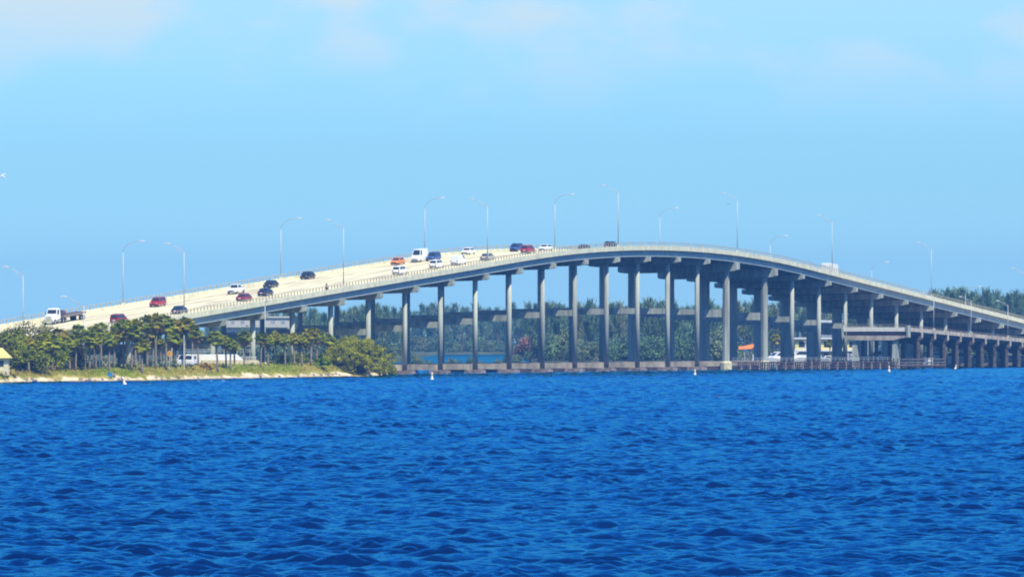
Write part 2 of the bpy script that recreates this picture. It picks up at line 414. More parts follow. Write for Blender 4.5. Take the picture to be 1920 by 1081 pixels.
for z in (10.0, 10.3): mb.box(XF, XN, ye - 1.5, ye - 1.43, z, z + 0.06)
x = XF + 0.4
while x < XN: mb.box(x, x + 0.07, ye - 1.5, ye - 1.43, 9.68, 10.0); x += 1.5
mb.build('railing', railm, lowb)
for x in (XN - 2.9, XF + 2.6):
    mb = MB(); mb.hexa([(x - 0.85, ye - 1.4, -1), (x + 0.85, ye - 1.4, -1), (x + 0.85, ye + 0.3, -1), (x - 0.85, ye + 0.3, -1),
                        (x - 0.5, ye - 1.3, 6.615), (x + 0.5, ye - 1.3, 6.615), (x + 0.5, ye + 0.1, 6.615), (x - 0.5, ye + 0.1, 6.615)])
    mb.build('end_pier', concrete, lowb)
# lamps of the low bridge
first = None
for px, lab in ((1752, 'short lamp post on the low fishing pier, first from its cut end'), (1822, 'short lamp post on the low fishing pier, middle of the three'),
                (1891, 'short lamp post on the low fishing pier, nearest the right edge')):
    q = (px - 960) / F; k = (q * (P0.y - SN * XN) - P0.x - CS * XN) / (6.97 - q * 18.746)
    p = loc_w(XN - 0.15, k, zl(k) + 0.9)
    if first is None:
        first = lamp_near(7.9, 2.9, 0.9); first.location = p; first.rotation_euler = (0, 0, ROT); first['label'] = lab; o = first
    else: o = dup(first, p, ROT, label=lab)
    o['group'] = 'lamp posts on the fishing pier'

# ------------------------------------------------------------------ timber fender and floating dock
fa, fb = water_at(1384, 693.6), water_at(1680, 691.6)
fd = (fb - fa); FL = fd.length; fr = math.atan2(fd.y, fd.x)
fender = thing('timber_fender', 'dark red brown timber fender of close piles guarding the channel below the bridge', 'fender', fa, (0, 0, fr))
mb = MB()
for z in (0.35, 0.95, 1.5): mb.box(0, FL, -0.34, -0.17, z, z + 0.26)
mb.build('wale', timber, fender)
mb = MB(); mb.box(-0.1, FL, 0.18, 1.6, 1.72, 1.86); mb.build('walkway', timber, fender)
npile = 74
for i in range(npile):
    x = i * FL / (npile - 1)
    mb = MB(); h = 1.72 + random.uniform(-0.12, 0.3)
    pl_ = (i % 4 == 1); rr = .24 if pl_ else .16
    mb.tube([(x, -.25 if pl_ else 0, -1.2), (x + random.uniform(-.06, .06), -.25 if pl_ else 0, h)], [rr, rr * .9], 7)
    mb.build('pile', timber_pale if pl_ else timber, fender)
mb = MB()
x = 0
while x < FL: mb.box(x, x + 0.06, 1.5, 1.56, 1.862, 2.75); x += 1.9
for z in (2.3, 2.72): mb.box(0, FL, 1.51, 1.55, z, z + 0.05)
mb.build('railing', galv, fender)
da, db = water_at(1677, 691.5), water_at(1772, 690.6)
dd = db - da; DL = dd.length
dock = thing('jetty', 'low timber jetty with pale plank rails beside the end of the dark fender', 'jetty', da + Vector((0, 1, 0)), (0, 0, math.atan2(dd.y, dd.x)))
mb = MB(); mb.box(0, DL, 0, 3, 0.55, 0.8); mb.build('platform', timber, dock)
for z in (0.9, 1.45, 2.15):
    mb = MB(); mb.box(0, DL, -0.06, 0.02, z, z + 0.16); mb.build('plank_rail', timber_pale, dock)
for i in range(13):
    x = i * DL / 12
    mb = MB(); mb.tube([(x, 0.15, -1), (x, 0.15, 2.5)], 0.13, 7); mb.build('post', timber, dock)
mb = MB(); mb.box(DL * .68, DL * .80, 0.5, 1.6, 0.802, 2.4); mb.box(DL * .67, DL * .81, 0.4, 1.7, 2.402, 2.5)
tag(mb.build('storage_box', white_p, None, loc=dock.location), 'white storage box standing on the low jetty', 'box').rotation_euler = dock.rotation_euler

# ------------------------------------------------------------------ VEHICLES
def deck_hit(px, py):
    best = None
    for i in range(0, 273):
        n = 0.6 + i * 0.1
        q = (px - 960) / F
        # X = P0x - CS n + SN L k ; D = P0y + SN n + CS L k
        k = (q * (P0.y + SN * n) - P0.x + CS * n) / (SN * LSP - q * CS * LSP)
        p = loc_w(-n, k, zb(k) + DECK + sup(-n)); y = proj(p)[1]
        e = abs(y - py)
        if best is None or e < best[0]: best = (e, n, k)
    return best[1], best[2]
def face_panel(mb, q, u0, u1, v0, v1, off=0.012, th=0.03):
    """panel inset in quad q (a,b,c,d: a->b along the bottom, d->c along the top)"""
    a, b_, c, d = [Vector(t) for t in q]
    def pt(u, v): return (a * (1 - u) + b_ * u) * (1 - v) + (d * (1 - u) + c * u) * v
    nn = (b_ - a).cross(d - a).normalized()
    A = [pt(u0, v0), pt(u1, v0), pt(u1, v1), pt(u0, v1)]
    mb.hexa([p - nn * th for p in A] + [p + nn * off for p in A])
def paint(name, col):
    return mat('paint_' + name, col, 0.28, var=0.03, scale=0.8)
def wheel(t, x, y, r, w=0.22):
    mb = MB(); s = 1 if x > 0 else -1
    mb.tube([(x - w / 2, y, r), (x - w / 2 + .03, y, r), (x + w / 2 - .03, y, r), (x + w / 2, y, r)], [r * .93, r, r, r * .93], 18)
    o = mb.build('wheel', tyre_m, t)
    mb = MB(); xx = x + s * w / 2
    mb.tube([(xx - s * 0.05, y, r), (xx + s * 0.012, y, r)], r * 0.62, 12); mb.build('rim', rim_m, o)
    return o
def car(name, label, cat, col, L=4.6, W=1.8, H=1.45, belt=0.92, hood=0.30, f0=0.22, f1=0.34, r1=0.74, r0=0.88, tail=1.0, hoodz=0.85, clear=0.22, rear_win=True, side_win=((0.06, 0.47), (0.51, 0.94)), pm=None, wr=0.33, nose=0.62):
    """y runs forward; f0..r0 = fractions of the length from the nose for the glasshouse corners"""
    t = thing(name, label, cat)
    hw = W / 2
    def Y(fr): return L / 2 - fr * L
    secs = [(0.0, clear + 0.10, nose, 0.80), (0.03, clear, hoodz - 0.14, 0.92), (0.14, clear - 0.02, hoodz, 0.98), (f0, clear - 0.02, belt - 0.01, 1.0), (0.5, clear - 0.02, belt, 1.0),
            (min(r0, 0.93), clear - 0.02, belt + 0.02, 1.0), (0.975, clear, belt - 0.02 if tail else belt, 0.94), (1.0, clear + 0.12, belt - 0.14, 0.86)]
    mb = MB()
    loops = []
    for fr, z0, z1, w in secs:
        y = Y(fr); a = hw * w
        loops.append([(-a * .86, y, z0), (a * .86, y, z0), (a * .97, y, z0 + .12), (a, y, z0 + (z1 - z0) * .55), (a * .96, y, z1 - .06), (a * .86, y, z1), (-a * .86, y, z1), (-a * .96, y, z1 - .06), (-a, y, z0 + (z1 - z0) * .55), (-a * .97, y, z0 + .12)])
    mb.loft(loops)
    # cabin frustum
    bw, tw = hw * 0.93, hw * 0.76
    cb = [(-bw, Y(r0), belt - .04), (bw, Y(r0), belt - .04), (bw, Y(f0), belt - .04), (-bw, Y(f0), belt - .04)]
    ct = [(-tw, Y(r1), H - .05), (tw, Y(r1), H - .05), (tw, Y(f1), H - .05), (-tw, Y(f1), H - .05)]
    mb.hexa(cb + ct)
    rt = [(-tw * .9, Y(r1) + .1, H), (tw * .9, Y(r1) + .1, H), (tw * .9, Y(f1) - .1, H), (-tw * .9, Y(f1) - .1, H)]
    mb.add(ct + rt, [(0, 1, 5, 4), (1, 2, 6, 5), (2, 3, 7, 6), (3, 0, 4, 7), (4, 5, 6, 7)])
    pm = pm or paint(*col)
    mb.build('body', pm, t)
    w = MB(); face_panel(w, (cb[2], cb[3], ct[3], ct[2]), .06, .94, .14, .93); w.build('windscreen', glass, t)
    if rear_win:
        w = MB(); face_panel(w, (cb[0], cb[1], ct[1], ct[0]), .09, .91, .16, .90); w.build('rear_window', glass, t)
    for s, q in ((1, (cb[1], cb[2], ct[2], ct[1])), (-1, (cb[3], cb[0], ct[0], ct[3]))):
        for u0, u1 in side_win:
            w = MB(); face_panel(w, q, u0 if s > 0 else 1 - u1, u1 if s > 0 else 1 - u0, .14, .90); w.build('side_window', glass, t)
    for s in (-1, 1):
        w = MB(); w.box(s * hw * .52 - .17, s * hw * .52 + .17, Y(0.035), Y(0.004), nose - .10, nose + .05); w.build('headlight', headl, t)
        w = MB(); w.box(s * hw * .70 - .13, s * hw * .70 + .13, Y(1.004), Y(0.97), belt - .34, belt - .12); w.build('tail_light', taill, t)
        w = MB(); w.box(s * (bw + .10) - .09, s * (bw + .10) + .09, Y(f0 + .05) - .05, Y(f0 + .05) + .05, belt + .02, belt + .17); w.build('mirror', pm, t)
        for fr in (0.185, 0.80): wheel(t, s * (hw - .13), Y(fr), wr)
    w = MB(); w.box(-hw * .80, hw * .80, Y(0.01), Y(-.012), clear + .06, clear + .22); w.build('front_bumper', black_m, t)
    w = MB(); w.box(-hw * .5, hw * .5, Y(0.02), Y(-.002), nose - .22, nose - .09); w.build('grille', black_m, t)
    w = MB(); w.box(-hw * .82, hw * .82, Y(1.012), Y(.985), clear + .08, clear + .26); w.build('rear_bumper', black_m, t)
    w = MB(); w.box(-.26, .26, Y(1.013), Y(.98), clear + .36, clear + .50); w.build('number_plate', plate_m, t)
    return t
SED = dict(L=4.6, W=1.82, H=1.46)
SUV = dict(L=4.6, W=1.90, H=1.76, belt=1.08, hoodz=1.02, nose=0.78, f0=.23, f1=.33, r1=.93, r0=.975, wr=.37, clear=.28)
def put(o, px, py, n=None, k=None, away=None):
    if n is None: n, k = deck_hit(px, py)
    elif k is None:
        q = (px - 960) / F; k = (q * (P0.y + SN * n) - P0.x + CS * n) / (SN * LSP - q * CS * LSP)
    g = (zb(k + .05) - zb(k - .05)) / (.1 * LSP)
    fw = (n < 14.2) if away is None else away
    pit = math.atan(g)
    o.location = loc_w(-n, k, zb(k) + DECK + sup(-n) + .004)
    o.rotation_euler = (pit, 0, ROT) if fw else (-pit, 0, ROT + pi)
    print('VEH', o['label'][:40], 'n=%.1f k=%.2f away=%s' % (n, k, fw))
RED = ('crimson', (0.34, 0.02, 0.035)); DRED = ('dark_red', (0.20, 0.012, 0.035)); WHT = ('white', (0.78, 0.78, 0.77)); NAVY = ('navy', (0.015, 0.022, 0.06))
BLK = ('black', (0.015, 0.017, 0.022)); BLU = ('blue', (0.02, 0.06, 0.22)); ORG = ('orange', (0.70, 0.22, 0.03)); SLV = ('silver', (0.36, 0.35, 0.31)); IVO = ('ivory', (0.62, 0.58, 0.50))
V = [
 ('suv', 'dark red suv driving behind the palms, lowest on the bridge', 'car', DRED, SUV, 223, 606, {}),
 ('suv', 'bright red suv driving up the left end of the bridge', 'car', RED, SUV, 296, 574.5, {}),
 ('sedan', 'dark car beside the near parapet just above the palm tops', 'car', NAVY, SED, 337, 587.5, {}),
 ('pickup_truck', 'white pickup coming down beside the dark red sedan', 'pickup', WHT, 'pickup', 443, 550, {}),
 ('sedan', 'dark red rounded sedan beside the near railing below the white pickup', 'car', DRED, SED, 458, 564, {}),
 ('sedan', 'black sedan, upper one of the close dark pair', 'car', BLK, SED, 508, 539, {}),
 ('sedan', 'dark blue sedan, lower one of the close dark pair', 'car', NAVY, SED, 498, 554, {}),
 ('sedan', 'lone black sedan coming down in the far lanes left of the orange car', 'car', BLK, SED, 577, 522.5, {}),
 ('sedan', 'bright orange car coming down in the far lanes', 'car', ORG, SED, 746, 495.5, {}),
 ('suv', 'white suv with dark rear window below the orange car', 'car', WHT, SUV, 750, 514.5, {}),
 ('cargo_van', 'tall white high roof van coming down from the crest', 'van', WHT, 'van', 787, 490.5, {}),
 ('suv', 'blue suv driving close beside the tall white van', 'car', BLU, SUV, 813, 488.5, {}),
 ('suv', 'white suv below the blue suv', 'car', WHT, SUV, 819, 502.5, {}),
 ('panel_van', 'plain white panel van with windowless back doors', 'van', WHT, 'panel', 860, 496.5, {}),
 ('sedan', 'white sedan near the far parapet above the panel van', 'car', WHT, SED, 878, 477, {}),
 ('sedan', 'silver grey sedan passing behind a lamp pole', 'car', SLV, SED, 914, 487.5, {}),
 ('suv', 'blue suv coming over the crest next to the red suv', 'car', BLU, SUV, 968, 467, {}),
 ('suv', 'red suv about to cross the crest', 'car', RED, SUV, 990, 475, {}),
 ('sedan', 'small white car at the crest right of the red suv', 'car', WHT, SED, 1023, 469.5, {}),
 ('sedan', 'dark car nearly hidden at the crest, only its roof showing', 'car', BLK, SED, 1095, 466, dict(n=20.0)),
 ('suv', 'lone dark suv showing above the railing at the top of the crest', 'car', NAVY, SUV, 1146, 464, dict(n=7.0)),
]
for nm, lab, cat, col, kind, px, py, kw in V:
    if kind == 'van':
        o = car(nm, lab, cat, col, L=5.9, W=2.0, H=2.65, belt=1.35, hoodz=1.15, nose=0.85, f0=.15, f1=.27, r1=.97, r0=.985, clear=.3, wr=.37, side_win=((.78, .97),))
    elif kind == 'panel':
        o = car(nm, lab, cat, col, L=5.0, W=1.95, H=2.05, belt=1.2, hoodz=1.08, nose=0.8, f0=.18, f1=.30, r1=.97, r0=.985, clear=.3, wr=.35, rear_win=False, side_win=((.78, .97),))
    elif kind == 'pickup':
        o = car(nm, lab, cat, col, L=5.5, W=1.95, H=1.85, belt=1.12, hoodz=1.08, nose=0.85, f0=.27, f1=.35, r1=.58, r0=.62, clear=.34, wr=.40)
        w = MB(); w.box(-.78, .78, -2.6, -.75, 1.125, 1.16); w.build('truck_bed', black_m, o)
    else:
        o = car(nm, lab, cat, col, **kind)
        if nm == 'suv':
            w = MB()
            for s in (-1, 1): w.box(s * .62 - .03, s * .62 + .03, -1.7, .35, 1.765, 1.81)
            w.build('roof_rail', black_m, o)
    put(o, px, py, **kw)

# semi tractor with empty flatbed
t = thing('semi_truck', 'white semi truck with dark load behind the cab, pulling an empty flatbed', 'truck')
wp = paint(*WHT)
mb = MB(); mb.loft([[(-1.0, y, .55), (1.0, y, .55), (w, y, z * .8), (w * .86, y, z), (-w * .86, y, z), (-w, y, z * .8)] for y, w, z in ((3.1, .82, 1.7), (2.9, .92, 1.85), (1.5, 1.0, 2.0))]); mb.build('hood', wp, t)
mb = MB(); cb = [(-1.12, -.3, .8), (1.12, -.3, .8), (1.12, 1.6, .8), (-1.12, 1.6, .8)]; c1 = [(-1.12, -.3, 1.95), (1.12, -.3, 1.95), (1.12, 1.52, 1.95), (-1.12, 1.52, 1.95)]; c2 = [(-1.02, -.3, 2.95), (1.02, -.3, 2.95), (1.02, 1.1, 2.95), (-1.02, 1.1, 2.95)]
mb.hexa(cb + c1); mb.hexa(c1 + c2); mb.hexa(c2 + [(-.9, -.2, 3.1), (.9, -.2, 3.1), (.9, .8, 3.1), (-.9, .8, 3.1)]); mb.build('cab', wp, t)
w = MB(); face_panel(w, (c1[2], c1[3], c2[3], c2[2]), .06, .94, .12, .9); w.build('windscreen', glass, t)
for q in ((c1[1], c1[2], c2[2], c2[1]), (c1[3], c1[0], c2[0], c2[3])):
    w = MB(); face_panel(w, q, .3 if q[0][0] > 0 else .12, .88 if q[0][0] > 0 else .7, .1, .88); w.build('side_window', glass, t)
w = MB(); w.box(-.5, .5, 3.08, 3.14, .75, 1.6); w.build('grille', chrome, t)
w = MB(); w.box(-1.15, 1.15, 3.1, 3.4, .45, .8); w.build('front_bumper', chrome, t)
for s in (-1, 1):
    w = MB(); w.box(s * .75 - .14, s * .75 + .14, 3.0, 3.12, .95, 1.2); w.build('headlight', headl, t)
    w = MB(); w.loft([[(s * .82, y, .85 + h), (s * 1.2, y, .75 + h), (s * 1.2, y, .85 + h), (s * .82, y, 1.0 + h)] for y, h in ((3.0, 0), (2.7, .3), (2.1, .3), (1.7, -.1))]); w.build('fender', wp, t)
    w = MB(); w.tube([(s * 1.0, 1.0, .7), (s * 1.0, -.2, .7)], .3, 12); w.build('fuel_tank', chrome, t)
    w = MB(); w.tube([(s * .95, -.4, .9), (s * .95, -.4, 3.4)], .07, 8); w.build('exhaust_stack', chrome, t)
    w = MB(); w.box(s * 1.36 - .06, s * 1.36 + .06, 1.3, 1.42, 1.8, 2.35); w.build('mirror', black_m, t)
    wheel(t, s * 1.0, 2.35, .5, .3)
    for y in (-1.6, -2.9): wheel(t, s * .95, y, .5, .5)
    for y in (-10.6, -11.9): wheel(t, s * .95, y, .5, .5)
w = MB(); w.box(-.45, .45, -3.6, 1.6, .55, .85); w.build('chassis', black_m, t)
w = MB(); w.box(-1.25, 1.25, -12.9, -1.3, 1.25, 1.5); w.box(-.5, .5, -12.6, -1.8, .95, 1.248)
for i in range(9): w.box(-1.28, 1.28, -12.8 + i * 1.25, -12.7 + i * 1.25, 1.502, 1.62)
w.build('flatbed', mat('flatbed_deck', (.24, .20, .19), .8), t)
w = MB(); w.box(-1.2, 1.2, -1.45, -1.35, 1.502, 2.6); w.build('headboard', mat('flatbed_board', (.10, .08, .11), .7), t)
t2 = MB(); t2.loft([[(x * (1 - .25 * (i == 1)), y, z) for x, z in ((-1, 1.63), (1, 1.63), (1.05, 2.0), (.7, 2.5), (-.7, 2.5), (-1.05, 2.0))] for i, y in enumerate((-3.3, -1.6))])
ld = t2.build('tarped_load', mat('dark_tarp', (.07, .05, .085), .7), t)
put(t, 103, 606.5); t.scale = (.93, .93, .93)

# white box truck beyond the crest
t = thing('box_truck', 'white box truck seen above the parapet on the right descent', 'truck')
mb = MB(); mb.box(-1.2, 1.2, -3.4, 1.6, .85, 3.4); mb.build('cargo_box', wp, t)
mb = MB(); cb = [(-1.0, 1.8, .6), (1.0, 1.8, .6), (1.0, 3.6, .6), (-1.0, 3.6, .6)]; c1 = [(-1.0, 1.8, 1.5), (1.0, 1.8, 1.5), (1.0, 3.5, 1.4), (-1.0, 3.5, 1.4)]; c2 = [(-.92, 1.8, 2.35), (.92, 1.8, 2.35), (.92, 2.6, 2.35), (-.92, 2.6, 2.35)]
mb.hexa(cb + c1); mb.hexa(c1 + c2); mb.build('cab', wp, t)
w = MB(); face_panel(w, (c1[2], c1[3], c2[3], c2[2]), .06, .94, .1, .9); w.build('windscreen', glass, t)
for q in ((c1[1], c1[2], c2[2], c2[1]), (c1[3], c1[0], c2[0], c2[3])):
    w = MB(); face_panel(w, q, .25, .8, .1, .88); w.build('side_window', glass, t)
w = MB(); w.box(-1.1, 1.1, -3.46, -3.41, .95, 2.95); w.build('roller_door', mat('roller_door', (.6, .62, .62), .5), t)
for s in (-1, 1):
    w = MB(); w.box(s * .7 - .15, s * .7 + .15, 3.56, 3.63, .85, 1.1); w.build('headlight', headl, t)
    wheel(t, s * .9, 2.9, .45, .3); wheel(t, s * .9, -2.0, .45, .45)
w = MB(); w.box(-.45, .45, -3.3, 3.3, .45, .598); w.box(-.45, .45, -3.3, 1.6, .6, .848); w.build('chassis', black_m, t)
put(t, 1558, 512, n=4.2)

# ------------------------------------------------------------------ people
def body(name, joints, bones, m, parent=None):
    """one skinned surface: joints {key:(pos,radius)}, first joint is the root"""
    keys = list(joints); me = bpy.data.meshes.new(name)
    me.from_pydata([joints[k][0] for k in keys], [(keys.index(a), keys.index(b_)) for a, b_ in bones], [])
    me.materials.append(m)
    o = bpy.data.objects.new(name, me); C.objects.link(o)
    sk = o.modifiers.new('skin', 'SKIN'); sk.use_smooth_shade = True
    sd = o.modifiers.new('sub', 'SUBSURF'); sd.levels = 1; sd.render_levels = 2
    for i, k in enumerate(keys):
        r = joints[k][1]; me.skin_vertices[0].data[i].radius = (r, r)
    me.skin_vertices[0].data[0].use_root = True
    if parent: o.parent = parent
    return o
def sitting(name, label, shirt, trouser, zseat, reach, loc, rotz, pitch=0, foot=-0.55, knee=0.42, lean=0.12, hat=None):
    t = thing(name, label, 'person'); t.location = loc; t.rotation_euler = (pitch, 0, rotz)
    z = zseat
    J = {'pel': ((0, 0, z), .13), 'wa': ((0, lean * .4, z + .2), .12), 'ch': ((0, lean, z + .42), .145), 'nk': ((0, lean * 1.2, z + .58), .055), 'hd': ((0, lean * 1.5, z + .70), .085), 'tp': ((0, lean * 1.5, z + .80), .075)}
    Bn = [('pel', 'wa'), ('wa', 'ch'), ('ch', 'nk'), ('nk', 'hd'), ('hd', 'tp')]
    for s, q in ((-1, 'l'), (1, 'r')):
        J['sh' + q] = ((s * .19, lean, z + .50), .06); J['el' + q] = ((s * .25, lean + reach * .5, z + .30), .045); J['wr' + q] = ((s * .26, lean + reach, z + .34), .034); J['ha' + q] = ((s * .26, lean + reach + .09, z + .35), .035)
        J['hp' + q] = ((s * .11, .02, z - .02), .10); J['kn' + q] = ((s * .19, knee, z + .02), .07); J['an' + q] = ((s * .17, knee * .75, z + foot), .045); J['to' + q] = ((s * .17, knee * .75 + .17, z + foot - .04), .035)
        Bn += [('ch', 'sh' + q), ('sh' + q, 'el' + q), ('el' + q, 'wr' + q), ('wr' + q, 'ha' + q), ('pel', 'hp' + q), ('hp' + q, 'kn' + q), ('kn' + q, 'an' + q), ('an' + q, 'to' + q)]
    body('body', J, Bn, skin_m, t)
    # clothing: slightly larger skinned shells
    G = {'pel': ((0, 0, z + .02), .145), 'wa': ((0, lean * .4, z + .2), .135), 'ch': ((0, lean, z + .42), .16), 'nk': ((0, lean * 1.1, z + .53), .08)}
    Bg = [('pel', 'wa'), ('wa', 'ch'), ('ch', 'nk')]
    for s, q in ((-1, 'l'), (1, 'r')):
        G['sh' + q] = ((s * .19, lean, z + .50), .075); G['el' + q] = ((s * .25, lean + reach * .5, z + .30), .06); Bg += [('ch', 'sh' + q), ('sh' + q, 'el' + q)]
    body('shirt', G, Bg, shirt, t)
    G = {'pel': ((0, 0, z), .15)}; Bg = []
    for s, q in ((-1, 'l'), (1, 'r')):
        G['hp' + q] = ((s * .11, .02, z - .02), .115); G['kn' + q] = ((s * .19, knee, z + .02), .085); G['an' + q] = ((s * .17, knee * .75, z + foot + .06), .06)
        Bg += [('pel', 'hp' + q), ('hp' + q, 'kn' + q), ('kn' + q, 'an' + q)]
    body('trousers', G, Bg, trouser, t)
    if hat:
        mb = MB(); y = lean * 1.5
        mb.loft([[(r * cos(a), y + r * 1.15 * sin(a), z + zz) for a in [i * pi / 6 for i in range(12)]] for r, zz in ((.10, .62), (.135, .68), (.14, .76), (.11, .86), (.04, .91))]); mb.build('helmet' if hat[1] else 'hair', hat[0], t, True)
    return t
bk = thing('motorcycle', 'dark motorcycle running along the near shoulder by the railing', 'motorcycle')
for y in (.68, -.68):
    mb = MB(); mb.tube([(-.07, y, .31), (-.05, y, .31), (.05, y, .31), (.07, y, .31)], [.27, .31, .31, .27], 18); wv = mb.build('wheel', tyre_m, bk)
    mb = MB(); mb.tube([(-.075, y, .31), (.075, y, .31)], .17, 12); mb.build('rim', rim_m, wv)
mb = MB(); mb.loft([[(-w, y, z0), (w, y, z0), (w * .8, y, z1), (-w * .8, y, z1)] for y, w, z0, z1 in ((.45, .10, .55, .85), (.2, .17, .35, .95), (-.1, .17, .33, .86), (-.5, .12, .5, .78))]); mb.build('frame', mat('bike_paint', (.12, .03, .03), .3), bk)
mb = MB(); mb.box(-.14, .14, -.75, -.05, .79, .87); mb.build('seat', black_m, bk)
mb = MB(); mb.tube([(-.34, .38, 1.05), (0, .5, 1.0), (.34, .38, 1.05)], .02, 6); mb.tube([(0, .5, 1.0), (0, .68, .31)], .035, 6); mb.build('handlebar', chrome, bk)
mb = MB(); mb.tube([(0, .56, .85), (0, .64, .85)], .09, 10); mb.build('headlight', headl, bk)
put(bk, 612, 545.0, n=1.6)
n_, k_ = 1.6, None
rd = sitting('person', 'motorcycle rider in a reddish jacket and dark helmet', mat('red_jacket', (.28, .09, .08), .7), mat('dark_trousers', (.04, .04, .06), .8), .95, .42,
             bk.location, bk.rotation_euler[2], bk.rotation_euler[0], foot=-.6, knee=.36, lean=.14, hat=(mat('helmet_dark', (.05, .05, .06), .3), True))

# ------------------------------------------------------------------ ISLAND
shore = [(-900, 727), (-500, 723), (-200, 720.5), (-60, 719), (0, 718), (60, 716.8), (120, 716), (200, 715.3), (300, 713.5), (400, 711), (500, 709.2), (560, 708.2), (620, 706.6), (690, 706), (745, 703.5)]
SP = [water_at(x, y) for x, y in shore]
SX = np.array([p.x for p in SP]); SY = np.array([p.y for p in SP])
TIP = SP[-1].x
def shore_y(X): return float(np.interp(X, SX, SY)) + 2.2 * sin(X * .31) + 1.2 * sin(X * .83 + 1)
def gz(X, Y):
    d = Y - shore_y(X)
    z = 2.55 * (1 - math.exp(-max(d, 0) / 9.0)) if d > 0 else d * .12
    if d > 0: z += .16 * sin(X * .9 + d * .25) * min(1, d / 5) + .10 * sin(X * 2.3 - d * .5) * min(1, d / 4)
    e = max(0.0, min(1.0, (TIP + 3 - X) / 14.0))
    e = e * e * (3 - 2 * e)
    return z * e - .9 * (1 - e)
mb = MB(); xs = []
X = -260.0
while X < TIP + 8: xs.append(X); X += 0.7 if X > -110 else 5
ds = [-10, -4, -1.5, 0, .8, 1.8, 3, 4.5, 6, 8, 10, 12.5, 15, 18, 22, 27, 34, 45, 60, 80, 105, 140, 180]
for X in xs:
    for d in ds:
        Y = shore_y(X) + d; mb.v.append((X, Y, gz(X, Y)))
nd = len(ds)
for i in range(len(xs) - 1):
    for j in range(nd - 1): mb.face(i * nd + j, (i + 1) * nd + j, (i + 1) * nd + j + 1, i * nd + j + 1)
gm = bpy.data.materials.new('beach_and_grass'); N, L = nodes_of(gm); b = N['Principled BSDF']; b.inputs['Roughness'].default_value = .9; b.inputs['Specular IOR Level'].default_value = .15
tc = N.new('ShaderNodeTexCoord'); s_ = N.new('ShaderNodeSeparateXYZ'); L.new(tc.outputs['Object'], s_.inputs[0])
n1 = N.new('ShaderNodeTexNoise'); n1.inputs['Scale'].default_value = .16; n1.inputs['Detail'].default_value = 5; L.new(tc.outputs['Object'], n1.inputs['Vector'])
n2 = N.new('ShaderNodeTexNoise'); n2.inputs['Scale'].default_value = .35; n2.inputs['Detail'].default_value = 4; L.new(tc.outputs['Object'], n2.inputs['Vector'])
h_ = mth('ADD', s_.outputs['Z'], mth('MULTIPLY', mth('SUBTRACT', n1.outputs['Fac'], .5), 3.2))
r1 = N.new('ShaderNodeMapRange'); r1.inputs['From Min'].default_value = .45; r1.inputs['From Max'].default_value = .75; L.new(h_, r1.inputs['Value'])
rg = N.new('ShaderNodeValToRGB'); rg.color_ramp.elements[0].color = (.17, .19, .012, 1); rg.color_ramp.elements[1].color = (.36, .29, .09, 1); rg.color_ramp.elements[0].position = .38; rg.color_ramp.elements[1].position = .62
L.new(n2.outputs['Fac'], rg.inputs['Fac'])
rs = N.new('ShaderNodeValToRGB'); rs.color_ramp.elements[0].color = (.42, .31, .19, 1); rs.color_ramp.elements[1].color = (.74, .62, .42, 1); rs.color_ramp.elements[0].position = .3; rs.color_ramp.elements[1].position = .6
L.new(n2.outputs['Fac'], rs.inputs['Fac'])
wet = N.new('ShaderNodeMapRange'); wet.inputs['From Min'].default_value = .12; wet.inputs['From Max'].default_value = .32; L.new(s_.outputs['Z'], wet.inputs['Value'])
mw = N.new('ShaderNodeMix'); mw.data_type = 'RGBA'; mw.inputs['A'].default_value = (.13, .10, .085, 1); L.new(wet.outputs[0], mw.inputs['Factor']); L.new(rs.outputs['Color'], mw.inputs['B'])
mg = N.new('ShaderNodeMix'); mg.data_type = 'RGBA'; L.new(r1.outputs[0], mg.inputs['Factor']); L.new(mw.outputs['Result'], mg.inputs['A']); L.new(rg.outputs['Color'], mg.inputs['B'])
L.new(mg.outputs['Result'], b.inputs['Base Color'])
tag(mb.build('beach_ground', gm, smooth=True), kind='structure')

def ground_at(px, py, dlo=4, dhi=70):
    """point of the island seen at pixel, else the point straight behind the shore"""
    Y = 1240.0; best = None
    while Y < 1560:
        X = (px - 960) / F * Y; z = gz(X, Y); yy = YH - (z - CAMH) / Y * F
        d = Y - shore_y(X)
        if d > dlo and d < dhi:
            e = abs(yy - py)
            if best is None or e < best[0]: best = (e, Vector((X, Y, z)))
        Y += .5
    return best[1]
def near_edge_depth(px):                      # depth of the bridge's near edge along this pixel column
    q = (px - 960) / F; k = (q * P0.y - P0.x) / (SN * LSP - q * CS * LSP); return P0.y + CS * LSP * k
def grd(px, d):
    """ground point d metres behind the shoreline on pixel column px"""
    Y = 1250.0
    while Y < 1600:
        X = (px - 960) / F * Y
        if Y - shore_y(X) >= d: return Vector((X, Y, gz(X, Y)))
        Y += .25
    return Vector(((px - 960) / F * Y, Y, 0))

